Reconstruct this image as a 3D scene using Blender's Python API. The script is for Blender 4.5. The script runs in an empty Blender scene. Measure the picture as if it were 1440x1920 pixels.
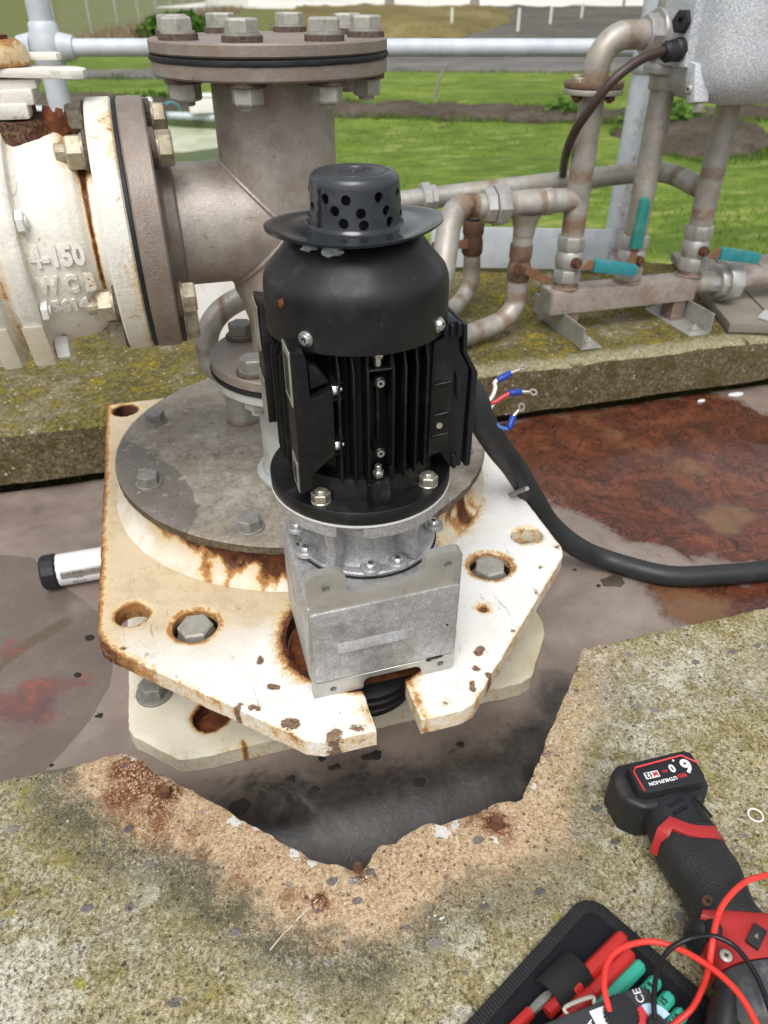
import bpy, bmesh, math, random
import numpy as np
from mathutils import Vector, Matrix, noise, geometry
R = math.radians
random.seed(7); rng = np.random.default_rng(7)
SC = bpy.context.scene
COL = SC.collection

# ------------------------------------------------------------------ camera, light, exposure
YAW = R(16)
cam_d = bpy.data.cameras.new('camera'); cam = bpy.data.objects.new('camera', cam_d); COL.objects.link(cam)
cam.location = (0, 0, 0.60); cam.rotation_euler = (R(90 - 35.3), 0, -YAW)
cam_d.sensor_width = 36; cam_d.lens = 36 * 1386 / 1920; cam_d.clip_start = 0.02; cam_d.clip_end = 600
cam_d.dof.use_dof = True; cam_d.dof.focus_distance = 0.68; cam_d.dof.aperture_fstop = 8.5
SC.camera = cam

SUN_EL, SUN_AZ = R(58), R(205)           # an overcast sky, brightest part high behind the camera
w = bpy.data.worlds.new('World'); SC.world = w; w.use_nodes = True
nt = w.node_tree; bg = nt.nodes['Background']
sky = nt.nodes.new('ShaderNodeTexSky'); sky.sky_type = 'NISHITA'; sky.sun_disc = False
sky.sun_elevation = SUN_EL; sky.sun_rotation = SUN_AZ; sky.dust_density = 4; sky.air_density = 1.2
hs = nt.nodes.new('ShaderNodeHueSaturation'); hs.inputs['Saturation'].default_value = 0.16
nt.links.new(sky.outputs[0], hs.inputs['Color']); nt.links.new(hs.outputs[0], bg.inputs[0])
bg.inputs[1].default_value = 0.15
sd = bpy.data.lights.new('sun', 'SUN'); sd.energy = 1.3; sd.angle = R(32); sd.color = (1, .99, .975)
sun = bpy.data.objects.new('sun', sd); COL.objects.link(sun)
sdir = Vector((math.sin(SUN_AZ) * math.cos(SUN_EL), math.cos(SUN_AZ) * math.cos(SUN_EL), math.sin(SUN_EL)))
sun.rotation_euler = sdir.to_track_quat('Z', 'Y').to_euler()
SC.view_settings.view_transform = 'Standard'; SC.view_settings.look = 'None'
SC.view_settings.exposure = 0.24; SC.view_settings.gamma = 1.0; SC.view_settings.use_curve_mapping = False
SC.cycles.max_bounces = 6; SC.cycles.use_denoising = True

# ------------------------------------------------------------------ helpers
CA, SA = math.cos(YAW), math.sin(YAW)
def W(X, Y, z=0.0):                       # straight-ahead frame -> world (world follows the channel)
    return (X * CA + Y * SA, -X * SA + Y * CA, z)
def lin(h):
    h = h.lstrip('#'); v = [int(h[i:i + 2], 16) / 255 for i in (0, 2, 4)]
    return tuple((x / 12.92 if x <= .04045 else ((x + .055) / 1.055) ** 2.4) for x in v)
def rgba(c): return (*(lin(c) if isinstance(c, str) else c), 1.0)

class G:                                  # small node-graph writer
    def __init__(s, name):
        s.m = bpy.data.materials.new(name); s.m.use_nodes = True; s.nt = s.m.node_tree
        s.b = s.nt.nodes['Principled BSDF']; s._p = None
    def node(s, t, **kw):
        n = s.nt.nodes.new(t)
        for k, v in kw.items(): setattr(n, k, v)
        return n
    def put(s, sock, v):
        if isinstance(v, bpy.types.NodeSocket): s.nt.links.new(v, sock)
        elif isinstance(v, str): sock.default_value = rgba(v)
        elif isinstance(v, (tuple, list)): sock.default_value = rgba(v) if len(v) == 3 and sock.type == 'RGBA' else v
        else: sock.default_value = v
    @property
    def p(s):
        if s._p is None:
            tc = s.node('ShaderNodeTexCoord'); oi = s.node('ShaderNodeObjectInfo')
            mu = s.node('ShaderNodeMath', operation='MULTIPLY'); s.put(mu.inputs[0], oi.outputs['Random']); mu.inputs[1].default_value = 7.0
            ad = s.node('ShaderNodeVectorMath', operation='ADD'); s.put(ad.inputs[0], tc.outputs['Object']); s.put(ad.inputs[1], mu.outputs[0])
            s._p = ad.outputs[0]
        return s._p
    def scalev(s, x, y, z):
        n = s.node('ShaderNodeVectorMath', operation='MULTIPLY'); s.put(n.inputs[0], s.p); n.inputs[1].default_value = (x, y, z); return n.outputs[0]
    def noise(s, sc, det=4, ro=.55, di=0, vec=None):
        n = s.node('ShaderNodeTexNoise'); s.put(n.inputs['Vector'], vec or s.p)
        n.inputs['Scale'].default_value = sc; n.inputs['Detail'].default_value = det; n.inputs['Roughness'].default_value = ro; n.inputs['Distortion'].default_value = di
        return n.outputs[0]
    def vor(s, sc, feat='F1', rnd=1, out=0, vec=None):
        n = s.node('ShaderNodeTexVoronoi', feature=feat); s.put(n.inputs['Vector'], vec or s.p)
        n.inputs['Scale'].default_value = sc; n.inputs['Randomness'].default_value = rnd
        return n.outputs[out]
    def attr(s, name):
        return s.node('ShaderNodeAttribute', attribute_name=name).outputs['Fac']
    def math(s, op, a, b=0.0, c=None):
        n = s.node('ShaderNodeMath', operation=op); s.put(n.inputs[0], a); s.put(n.inputs[1], b)
        if c is not None: s.put(n.inputs[2], c)
        return n.outputs[0]
    def add(s, *a):
        r = a[0]
        for x in a[1:]: r = s.math('ADD', r, x)
        return r
    def mul(s, *a):
        r = a[0]
        for x in a[1:]: r = s.math('MULTIPLY', r, x)
        return r
    def st(s, f, a, b, c=0., d=1.):       # smooth clamp range
        n = s.node('ShaderNodeMapRange'); n.interpolation_type = 'SMOOTHSTEP'
        s.put(n.inputs['Value'], f)
        for k, v in zip(('From Min', 'From Max', 'To Min', 'To Max'), (a, b, c, d)): n.inputs[k].default_value = v
        return n.outputs[0]
    def ramp(s, f, stops):
        n = s.node('ShaderNodeValToRGB'); s.put(n.inputs[0], f); e = n.color_ramp.elements
        while len(e) < len(stops): e.new(.5)
        for el, (p, c) in zip(e, stops): el.position = p; el.color = rgba(c)
        return n.outputs[0]
    def mix(s, f, a, b, mode='MIX'):
        n = s.node('ShaderNodeMix', data_type='RGBA', blend_type=mode); s.put(n.inputs[0], f); s.put(n.inputs[6], a); s.put(n.inputs[7], b)
        return n.outputs[2]
    def bump(s, h, dist=.001, strength=1., prev=None):
        n = s.node('ShaderNodeBump'); n.inputs['Distance'].default_value = dist; n.inputs['Strength'].default_value = strength
        s.put(n.inputs['Height'], h)
        if prev is not None: s.put(n.inputs['Normal'], prev)
        return n.outputs[0]
    def up(s):                            # how far the face looks upward
        g = s.node('ShaderNodeNewGeometry'); x = s.node('ShaderNodeSeparateXYZ'); s.put(x.inputs[0], g.outputs['Normal']); return x.outputs[2]
    def out(s, col, ro=.5, me=0., nor=None, spec=None, **kw):
        s.put(s.b.inputs['Base Color'], col); s.put(s.b.inputs['Roughness'], ro); s.put(s.b.inputs['Metallic'], me)
        if nor is not None: s.put(s.b.inputs['Normal'], nor)
        if spec is not None: s.b.inputs['Specular IOR Level'].default_value = spec
        for k, v in kw.items(): s.put(s.b.inputs[k.replace('_', ' ')], v)
        return s.m

WM = {}                                   # world matrix of every object made here
def link(o, parent=None, M=None):
    M = M or Matrix.Identity(4); COL.objects.link(o)
    if parent is not None:
        o.parent = parent; o.matrix_basis = WM[parent.name].inverted() @ M
    else: o.matrix_basis = M
    WM[o.name] = M
    return o
def thing(name, label, cat, loc, group=None, kind=None):
    o = bpy.data.objects.new(name, None); o.empty_display_size = .02
    link(o, None, Matrix.Translation(loc)); o['label'] = label; o['category'] = cat
    if group: o['group'] = group
    if kind: o['kind'] = kind
    return o
def tag(o, label=None, cat=None, group=None, kind=None):
    for k, v in (('label', label), ('category', cat), ('group', group), ('kind', kind)):
        if v: o[k] = v
    return o
def T(x, y, z): return Matrix.Translation((x, y, z))
def AX(p, d, up=None):                    # local z along d, at p
    d = Vector(d).normalized(); q = d.to_track_quat('Z', 'Y' if up is None else up)
    return Matrix.Translation(p) @ q.to_matrix().to_4x4()
def RZ(a): return Matrix.Rotation(a, 4, 'Z')

class MB:
    def __init__(s): s.bm = bmesh.new()
    def _add(s, vs, fs, M=None):
        if M is not None: vs = [M @ Vector(v) for v in vs]
        b = [s.bm.verts.new(v) for v in vs]
        for f in fs:
            try: s.bm.faces.new([b[i] for i in f])
            except ValueError: pass
        return s
    def box(s, x0, x1, y0, y1, z0, z1, M=None):
        v = [(x, y, z) for z in (z0, z1) for y in (y0, y1) for x in (x0, x1)]
        return s._add(v, [(0, 2, 3, 1), (4, 5, 7, 6), (0, 1, 5, 4), (2, 6, 7, 3), (0, 4, 6, 2), (1, 3, 7, 5)], M)
    def prism(s, poly, z0, z1, M=None, scale=1.0, cz=None):
        n = len(poly); cx = sum(p[0] for p in poly) / n; cy = sum(p[1] for p in poly) / n
        v = [(x, y, z0) for x, y in poly] + [(cx + (x - cx) * scale, cy + (y - cy) * scale, z1) for x, y in poly]
        a = sum(poly[i][0] * poly[(i + 1) % n][1] - poly[(i + 1) % n][0] * poly[i][1] for i in range(n))
        f = [tuple(range(n))[::-1], tuple(range(n, 2 * n))] + [(i, (i + 1) % n, (i + 1) % n + n, i + n) for i in range(n)]
        if a < 0: f = [t[::-1] for t in f]
        return s._add(v, f, M)
    def lathe(s, prof, seg=32, M=None, rot=0.0, a0=0.0, a1=None):
        full = a1 is None; n = seg if full else seg + 1
        vs, rings = [], []
        for r, z in prof:
            if r < 1e-6: rings.append([len(vs)]); vs.append((0, 0, z))
            else:
                rings.append(list(range(len(vs), len(vs) + n)))
                for i in range(n):
                    a = rot + (2 * math.pi * i / seg if full else a0 + (a1 - a0) * i / seg)
                    vs.append((r * math.cos(a), r * math.sin(a), z))
        fs = []
        for A, B in zip(rings, rings[1:]):
            for i in range(n if full else n - 1):
                j = (i + 1) % n
                if len(A) == 1 and len(B) == 1: continue
                if len(A) == 1: fs.append((A[0], B[j], B[i]))
                elif len(B) == 1: fs.append((A[i], A[j], B[0]))
                else: fs.append((A[i], A[j], B[j], B[i]))
        return s._add(vs, fs, M)
    def cyl(s, r, z0, z1, seg=24, M=None, rot=0.0, ch=0.0):
        pr = [(0, z0), (r, z0), (r, z1 - ch), (r - ch, z1), (0, z1)] if ch else [(0, z0), (r, z0), (r, z1), (0, z1)]
        return s.lathe(pr, seg, M, rot)
    def ring(s, r0, r1, z0, z1, seg=32, M=None):
        return s.lathe([(r0, z0), (r1, z0), (r1, z1), (r0, z1), (r0, z0)], seg, M)
    def hexhead(s, af, h, M=None, rot=0.0):
        rr = af / math.sqrt(3)
        return s.lathe([(0, 0), (rr, 0), (rr, h * .86), (rr * .9, h), (rr * .55, h), (rr * .5, h * .985), (0, h * .985)], 6, M, rot)
    def tube(s, pts, r, seg=16, cap=True, smooth=0, M=None):
        pts = [Vector(p) for p in pts]
        if smooth: pts, r = catmull(pts, r, smooth)
        rs = r if isinstance(r, (list, tuple)) else [r] * len(pts)
        t0 = (pts[1] - pts[0]).normalized(); nrm = t0.orthogonal().normalized(); vs, fs = [], []
        for i, p in enumerate(pts):
            t = (pts[min(i + 1, len(pts) - 1)] - pts[max(i - 1, 0)]).normalized()
            nrm = (nrm - t * nrm.dot(t)).normalized(); bi = t.cross(nrm)
            for k in range(seg):
                a = 2 * math.pi * k / seg; vs.append(tuple(p + (nrm * math.cos(a) + bi * math.sin(a)) * rs[i]))
        for i in range(len(pts) - 1):
            for k in range(seg):
                k2 = (k + 1) % seg; fs.append((i * seg + k, i * seg + k2, (i + 1) * seg + k2, (i + 1) * seg + k))
        if cap: fs += [tuple(range(seg))[::-1], tuple(range((len(pts) - 1) * seg, len(pts) * seg))]
        return s._add(vs, fs, M)
    def ball(s, c, r, sx=1, sy=1, sz=1, seg=16, jit=0.0, M=None):
        prof = [(math.sin(math.pi * i / seg * 1.0), -math.cos(math.pi * i / seg)) for i in range(seg + 1)]
        n0 = len(s.bm.verts); s.lathe([(max(a, 0), b) for a, b in prof], seg * 2)
        s.bm.verts.ensure_lookup_table()
        for v in s.bm.verts[n0:]:
            k = 1 + (noise.noise(v.co * 1.7 + Vector(c) * 31) * jit if jit else 0)
            v.co = Vector((c[0] + v.co.x * r * sx * k, c[1] + v.co.y * r * sy * k, c[2] + v.co.z * r * sz * k))
            if M is not None: v.co = M @ v.co
        return s
    def mesh(s, name, bevel=0.0, seg=2, smooth=35, ang=30):
        bmesh.ops.remove_doubles(s.bm, verts=s.bm.verts, dist=1e-6)
        if bevel:
            es = [e for e in s.bm.edges if len(e.link_faces) == 2 and e.calc_face_angle(0) > R(ang)]
            bmesh.ops.bevel(s.bm, geom=es, offset=bevel, segments=seg, affect='EDGES', profile=.6, clamp_overlap=True)
        me = bpy.data.meshes.new(name); s.bm.to_mesh(me); s.bm.free()
        return finish(me, smooth)
    def build(s, name, m, parent=None, bevel=0.0, seg=2, smooth=35, M=None, ang=30):
        return part(name, s.mesh(name, bevel, seg, smooth, ang), m, parent, M)
def finish(me, smooth=35):
    if smooth and len(me.polygons):
        me.polygons.foreach_set('use_smooth', [True] * len(me.polygons)); me.set_sharp_from_angle(angle=R(smooth))
    return me
def part(name, me, m, parent=None, M=None):
    o = bpy.data.objects.new(name, me)
    if m is not None and not len(me.materials): me.materials.append(m)
    return link(o, parent, M)
def catmull(pts, r, n):
    P = [pts[0] * 2 - pts[1]] + pts + [pts[-1] * 2 - pts[-2]]; out, ro = [], []
    rr = r if isinstance(r, (list, tuple)) else None
    for i in range(1, len(P) - 2):
        for k in range(n):
            t = k / n; a, b, c, d = P[i - 1:i + 3]
            out.append(.5 * ((2 * b) + (c - a) * t + (2 * a - 5 * b + 4 * c - d) * t * t + (3 * b - a - 3 * c + d) * t ** 3))
            if rr: ro.append(rr[i - 1] * (1 - t) + rr[i] * t)
    out.append(pts[-1])
    if rr: ro.append(rr[-1])
    return out, (ro if rr else r)
def vattr(o, name, fn):
    me = o.data; co = np.empty(len(me.vertices) * 3, np.float32); me.vertices.foreach_get('co', co); co = co.reshape(-1, 3)
    a = me.attributes.new(name, 'FLOAT', 'POINT'); a.data.foreach_set('value', np.ascontiguousarray(np.broadcast_to(np.asarray(fn(co), np.float32), (len(co),))))
def fbm(co, sc, oc=4, off=0.0):
    return np.array([noise.fractal(Vector((float(c[0]) * sc + off, float(c[1]) * sc, float(c[2]) * sc)), .9, 2.1, oc) for c in co])
def inpoly(P, poly):
    x, y = P[:, 0], P[:, 1]; r = np.zeros(len(P), bool); n = len(poly)
    for i in range(n):
        x0, y0 = poly[i]; x1, y1 = poly[(i + 1) % n]
        if y0 == y1: continue
        r ^= ((y0 > y) != (y1 > y)) & (x < (x1 - x0) * (y - y0) / (y1 - y0) + x0)
    return r
def dpoly(P, poly, closed=True):          # distance to a polyline
    d = np.full(len(P), 1e9); n = len(poly)
    for i in range(n if closed else n - 1):
        a = np.array(poly[i]); b = np.array(poly[(i + 1) % n]); ab = b - a
        t = np.clip(((P[:, :2] - a) @ ab) / max(ab @ ab, 1e-12), 0, 1)
        d = np.minimum(d, np.hypot(*(P[:, :2] - a - t[:, None] * ab).T))
    return d
def sdist(P, poly):
    d = dpoly(P, poly); return np.where(inpoly(P, poly), d, -d)
def resample(poly, sp, jag=0.0):
    out = []; n = len(poly)
    for i in range(n):
        a = np.array(poly[i], float); b = np.array(poly[(i + 1) % n], float); L = np.hypot(*(b - a)); k = max(1, int(round(L / sp)))
        for j in range(k): out.append(a + (b - a) * j / k)
    return out
def circle(cx, cy, r, n=32): return [(cx + r * math.cos(2 * math.pi * i / n), cy + r * math.sin(2 * math.pi * i / n)) for i in range(n)]
def sheet(outer, holes=(), sp=.005, z0=-.01, z1=0.0, edge=0.0, fz=None, keep=None, back=True):
    """A plate with holes: dense triangulated top at z1, real side walls down to z0 and an underside."""
    loops = [list(map(tuple, outer))] + [list(map(tuple, h)) for h in holes]
    pts, edges, starts = [], [], []
    for L in loops:
        s0 = len(pts); pts += L; starts.append((s0, len(L))); edges += [(s0 + i, s0 + (i + 1) % len(L)) for i in range(len(L))]
    nb = len(pts); o = np.array(outer)
    if sp:
        gx, gy = np.meshgrid(np.arange(o[:, 0].min() + sp / 2, o[:, 0].max(), sp), np.arange(o[:, 1].min() + sp / 2, o[:, 1].max(), sp))
        gx = gx + (np.arange(gx.shape[0]) % 2)[:, None] * sp / 2
        P = np.c_[gx.ravel(), gy.ravel()]; P += rng.uniform(-.15, .15, P.shape) * sp
        ok = inpoly(P, outer)
        for h in holes: ok &= ~inpoly(P, h)
        if keep is not None: ok &= keep(P)
        for L in loops: ok[ok] &= dpoly(P[ok], L) > sp * .45
        pts += [tuple(p) for p in P[ok]]
    r = geometry.delaunay_2d_cdt([Vector(p) for p in pts], edges, [], 0, 1e-7)
    V = np.array([(v.x, v.y) for v in r[0]]); F = [tuple(f) for f in r[2]]
    C = np.array([V[list(f)].mean(0) for f in F]); ok = inpoly(C, outer)
    for h in holes: ok &= ~inpoly(C, h)
    F = [f for f, k in zip(F, ok) if k]
    orig = r[3]; isb = np.array([any(i < nb for i in src) for src in orig])
    zz = np.full(len(V), z1, float)
    if fz is not None: zz = zz + fz(V)
    zz[isb] -= edge
    verts = [(V[i, 0], V[i, 1], zz[i]) for i in range(len(V))]
    def ccw(f):
        a, b, c = (V[i] for i in f[:3]); return (b[0] - a[0]) * (c[1] - a[1]) - (b[1] - a[1]) * (c[0] - a[0]) > 0
    F = [f if ccw(f) else f[::-1] for f in F]
    if back:
        cnt = {}
        for f in F:
            for i in range(len(f)): cnt[(f[i], f[(i + 1) % len(f)])] = 1
        be = [(a, b) for a, b in cnt if (b, a) not in cnt]
        low, mid = {}, {}
        for a, b in be:
            for k in (a, b):
                if k not in low:
                    mid[k] = len(verts); verts.append((verts[k][0], verts[k][1], (zz[k] * .75 + z0 * .25)))
                    low[k] = len(verts); verts.append((verts[k][0], verts[k][1], z0))
        side = []
        for a, b in be: side += [(b, a, mid[a], mid[b]), (mid[b], mid[a], low[a], low[b])]
        r2 = geometry.delaunay_2d_cdt([Vector(p) for p in pts[:nb]], edges, [], 0, 1e-7)
        V2 = np.array([(v.x, v.y) for v in r2[0]]); F2 = [tuple(f) for f in r2[2]]; C2 = np.array([V2[list(f)].mean(0) for f in F2]); k2 = inpoly(C2, outer)
        for h in holes: k2 &= ~inpoly(C2, h)
        o2 = len(verts); verts += [(x, y, z0) for x, y in V2]
        def cc2(f):
            a, b, c = (V2[i] for i in f[:3]); return (b[0] - a[0]) * (c[1] - a[1]) - (b[1] - a[1]) * (c[0] - a[0]) > 0
        bot = [tuple(o2 + i for i in (f[::-1] if cc2(f) else f)) for f, k in zip(F2, k2) if k]
        F = F + side + bot
    me = bpy.data.meshes.new('sheet'); me.from_pydata(verts, [], F); me.update()
    return finish(me, 40)
def text_verts(body, size, extrude, bold=0.0, res=3):
    cu = bpy.data.curves.new('lettering', 'FONT'); cu.body = body; cu.size = size; cu.extrude = extrude; cu.align_x = 'CENTER'; cu.align_y = 'CENTER'
    cu.offset = bold; cu.resolution_u = res
    ob = bpy.data.objects.new('lettering', cu); COL.objects.link(ob)
    me = bpy.data.meshes.new_from_object(ob.evaluated_get(bpy.context.evaluated_depsgraph_get()))
    bpy.data.objects.remove(ob); bpy.data.curves.remove(cu)
    return me
def text(body, size, M, m, parent, name='lettering', extrude=.0002, bold=0.0, sx=1.0, bend=None):
    me = text_verts(body, size, extrude, bold)
    if sx != 1.0:
        for v in me.vertices: v.co.x *= sx
    if bend: 
        for v in me.vertices: v.co = bend(v.co)
        M = None
    return part(name, me, m, parent, M)
def copies(src, parent, Ms):              # src and its children copied to every matrix in Ms (the first one moves src itself)
    out = []
    kids = [(k, WM[src.name].inverted() @ WM[k.name]) for k in src.children]
    for i, M in enumerate(Ms):
        if i == 0:
            src.matrix_basis = WM[parent.name].inverted() @ M; WM[src.name] = M
            for k, rel in kids: WM[k.name] = M @ rel
            out.append(src); continue
        c = src.copy(); COL.objects.link(c); c.parent = parent; c.matrix_basis = WM[parent.name].inverted() @ M; WM[c.name] = M
        for k, rel in kids:
            d = k.copy(); COL.objects.link(d); d.parent = c; d.matrix_basis = rel; WM[d.name] = M @ rel
        out.append(c)
    return out
def bolts(parent, Ms, mat, af=.024, h=.010, wr=.0, wt=.0, wmat=None, spring=0.0, name='bolt', stud=0.0):
    """hex bolt heads standing along each matrix's z axis, each with its washer; Ms give the seat"""
    mb = MB().hexhead(af, h, T(0, 0, wt + spring), rot=.3)
    if stud: mb.cyl(af * .30, wt + spring, wt + spring + h + stud, 14, ch=.001)
    b = mb.build(name, mat, parent, bevel=.0003, seg=1, smooth=12, M=WM[parent.name])
    if wr:
        MB().cyl(wr, 0, wt, 28, ch=.0006).build('washer', wmat or mat, b, M=WM[b.name])
    if spring: MB().cyl(wr * .86, wt, wt + spring, 28).build('spring_washer', mat, b, M=WM[b.name])
    rr = []
    for M in Ms: rr.append(M @ RZ(random.uniform(-.5, .5)))
    return copies(b, parent, rr)
def arcpts(c, r, a0, a1, n, ux, uy):      # arc about c in the plane of ux, uy
    c, ux, uy = Vector(c), Vector(ux), Vector(uy)
    return [c + ux * (r * math.cos(a0 + (a1 - a0) * i / n)) + uy * (r * math.sin(a0 + (a1 - a0) * i / n)) for i in range(n + 1)]
# ------------------------------------------------------------------ materials
def m_plain(name, col, ro=.5, me=0., var=.12, sc=60, bump=.0, bsc=400, spec=None, dirt=None, dsc=25, damt=.5):
    g = G(name); n = g.noise(sc, 4)
    c = lin(col) if isinstance(col, str) else col
    cc = g.ramp(n, [(.3, tuple(x * (1 - var) for x in c)), (.7, tuple(min(1, x * (1 + var)) for x in c))])
    if dirt: cc = g.mix(g.mul(g.st(g.noise(dsc, 5, .65), .5, .72), damt), cc, dirt)
    r = g.st(g.noise(sc * 1.7, 3), .2, .8, max(.03, ro - .08), min(1, ro + .08))
    nb = g.bump(g.noise(bsc, 3, .6), .0006, bump) if bump else None
    return g.out(cc, r, me, nb, spec)
def m_concrete():
    g = G('concrete_slab')
    near, rust, paint, green = g.attr('near'), g.attr('rust'), g.attr('paint'), g.attr('green')
    big = g.noise(7, 5, .6); mid = g.noise(42, 5, .65); fine = g.noise(330, 4, .7); grit = g.noise(800, 2, .6)
    f = g.add(g.mul(fine, .62), g.mul(grit, .38))
    sg = g.node('ShaderNodeSeparateColor'); g.put(sg.inputs[0], g.vor(430, out=1)); f = g.add(g.mul(g.add(f, -.5), 1.15), .41, g.mul(sg.outputs[1], .14), g.mul(g.st(mid, .3, .7), .06))
    base = g.ramp(f, [(.28, '#3f3a2c'), (.42, '#8c8163'), (.55, '#bfb391'), (.70, '#e6dec7')])
    cool = g.ramp(f, [(.3, '#55503f'), (.5, '#a69c82'), (.7, '#e0dac8')])
    c = g.mix(g.st(big, .42, .6), base, cool)
    olv = g.mul(g.st(near, .055, .10), g.st(near, .30, .15)); lich = g.mul(g.st(g.add(g.mul(mid, .65), g.mul(g.noise(120, 4, .7), .35), g.mul(olv, .035)), .46, .58), g.math('MAXIMUM', g.st(g.noise(11, 4, .6), .36, .6), g.mul(olv, .6)))
    c = g.mix(g.mul(lich, .68), c, g.ramp(f, [(.3, '#38330d'), (.55, '#80752a'), (.75, '#b5a54c')]))
    bright = g.math('MAXIMUM', g.mul(g.st(g.noise(70, 5, .7), .57, .66), g.st(g.noise(16, 3), .5, .62)), g.mul(g.st(g.add(g.attr('moss'), g.mul(g.add(g.noise(75, 6, .75), -.5), 2.2)), .45, .75), g.st(fine, .3, .55)))
    c = g.mix(g.mul(bright, .7), c, '#a59a24')
    pale = g.mul(g.st(g.noise(60, 6, .75), .49, .60), g.st(g.noise(9, 3, .5, 0, g.scalev(1, 1.1, 1)), .42, .62))
    pale = g.math('MAXIMUM', pale, g.mul(g.st(g.add(g.attr('pale'), g.mul(g.add(g.noise(34, 6, .75), -.5), 1.5)), .35, .6), g.st(f, .36, .5)))
    c = g.mix(g.mul(pale, .75), c, g.ramp(f, [(.35, '#a8a28c'), (.6, '#eae6d6')]))
    # ground the bolted plate protected: clean sandy ring, then a dark algae rim
    nd = g.add(near, g.mul(g.add(g.noise(14, 6, .7), -.5), .085), g.mul(g.add(g.noise(110, 4, .7), -.5), .030))
    rim = g.mul(g.st(nd, .040, .062), g.st(nd, .112, .074), green)
    
    tan = g.ramp(f, [(.27, '#745a43'), (.4, '#ae8f70'), (.52, '#cdb08c'), (.7, '#e4d2b6')])
    c = g.mix(g.mul(g.st(nd, .078, .038), g.st(g.add(f, g.mul(nd, -3.2)), .10, .32, .55, 1.), g.st(green, .1, .75, .22, 1.)), c, tan)
    c = g.mix(g.mul(rim, g.st(g.add(fine, g.mul(mid, .5)), .62, .82), .92), c, g.ramp(grit, [(.3, '#36352a'), (.7, '#7b7763')]))
    # rust stain and old anchors
    rr = g.add(rust, g.mul(g.add(g.noise(55, 5, .7), -.5), .9), g.mul(g.add(fine, -.5), .7))
    c = g.mix(g.mul(g.st(rr, .22, .62), g.st(f, .66, .50, .25, .95)), c, g.ramp(f, [(.35, '#4f2a18'), (.65, '#9c6440')]))
    # embedded blue-grey stones and pits
    v = g.vor(62, vec=g.scalev(1, 1.5, 1)); vc = g.vor(62, out=1, vec=g.scalev(1, 1.5, 1))
    sep = g.node('ShaderNodeSeparateColor'); g.put(sep.inputs[0], vc)
    stone = g.mul(g.st(g.add(v, g.mul(g.add(mid, -.5), .5)), .34, .26), g.st(sep.outputs[0], .88, .90))
    c = g.mix(g.mul(stone, .8), c, g.ramp(sep.outputs[1], [(.2, '#57545a'), (.8, '#8d868a')]))
    v2 = g.vor(240); s2 = g.node('ShaderNodeSeparateColor'); g.put(s2.inputs[0], g.vor(240, out=1))
    pit = g.mul(g.st(g.add(v2, g.mul(g.add(fine, -.5), .8)), .40, .15), g.st(s2.outputs[0], .86, .9))
    c = g.mix(g.mul(pit, .6), c, '#4a4438')
    pw = g.add(paint, g.mul(g.add(g.noise(160, 4, .7), -.5), 1.6))
    c = g.mix(g.st(pw, .45, .52), c, '#e9e6df')
    h = g.add(g.mul(fine, 1.1), g.mul(grit, .6), g.mul(mid, .5), g.mul(sg.outputs[1], .35), g.mul(pit, -1.2), g.mul(stone, .3))
    return g.out(c, g.st(fine, .2, .8, .8, .95), 0, g.bump(h, .0030, .9), .25)
def m_kerb():
    g = G('mossy_concrete')
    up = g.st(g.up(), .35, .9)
    big = g.noise(6, 5, .6); mid = g.noise(30, 5, .65); fine = g.noise(150, 4, .7); grit = g.noise(420, 2)
    f = g.add(g.mul(fine, .6), g.mul(grit, .4))
    c = g.ramp(f, [(.3, '#453c2c'), (.5, '#8d8168'), (.68, '#c4bba4')])
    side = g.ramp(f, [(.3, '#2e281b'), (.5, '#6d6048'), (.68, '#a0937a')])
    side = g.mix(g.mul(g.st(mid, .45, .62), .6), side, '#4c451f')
    moss = g.ramp(g.add(g.mul(fine, .5), g.mul(mid, .5)), [(.34, '#24280d'), (.46, '#4b4a1c'), (.56, '#766c2b'), (.68, '#9c8a2c')])
    top = g.mix(g.mul(g.st(g.add(g.mul(mid, .5), g.mul(big, .5)), .38, .52), .85), c, moss)
    ylw = g.mul(g.st(g.noise(26, 5, .7), .53, .63), g.st(big, .42, .55))
    top = g.mix(g.mul(ylw, g.st(fine, .4, .6), .85), top, '#a8921a')
    xy = g.node('ShaderNodeSeparateXYZ'); g.put(xy.inputs[0], g.node('ShaderNodeTexCoord').outputs['Object'])
    worn = g.mul(g.st(g.add(xy.outputs[1], g.mul(g.add(mid, -.5), .06)), 1.255, 1.215), g.st(xy.outputs[0], .25, .6))
    top = g.mix(g.mul(worn, .8), top, g.ramp(f, [(.3, '#5f563f'), (.5, '#a39a7c'), (.68, '#cfc8b2')]))
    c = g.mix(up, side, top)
    s2 = g.node('ShaderNodeSeparateColor'); g.put(s2.inputs[0], g.vor(130, out=1))
    c = g.mix(g.mul(g.st(g.vor(130), .4, .25), g.st(s2.outputs[0], .84, .88), .8), c, g.ramp(s2.outputs[1], [(.3, '#4a3f3a'), (.8, '#cfc8b8')]))
    return g.out(c, .93, 0, g.bump(g.add(fine, g.mul(mid, 1.2), g.mul(grit, .4)), .006, .9), .2)
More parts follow.
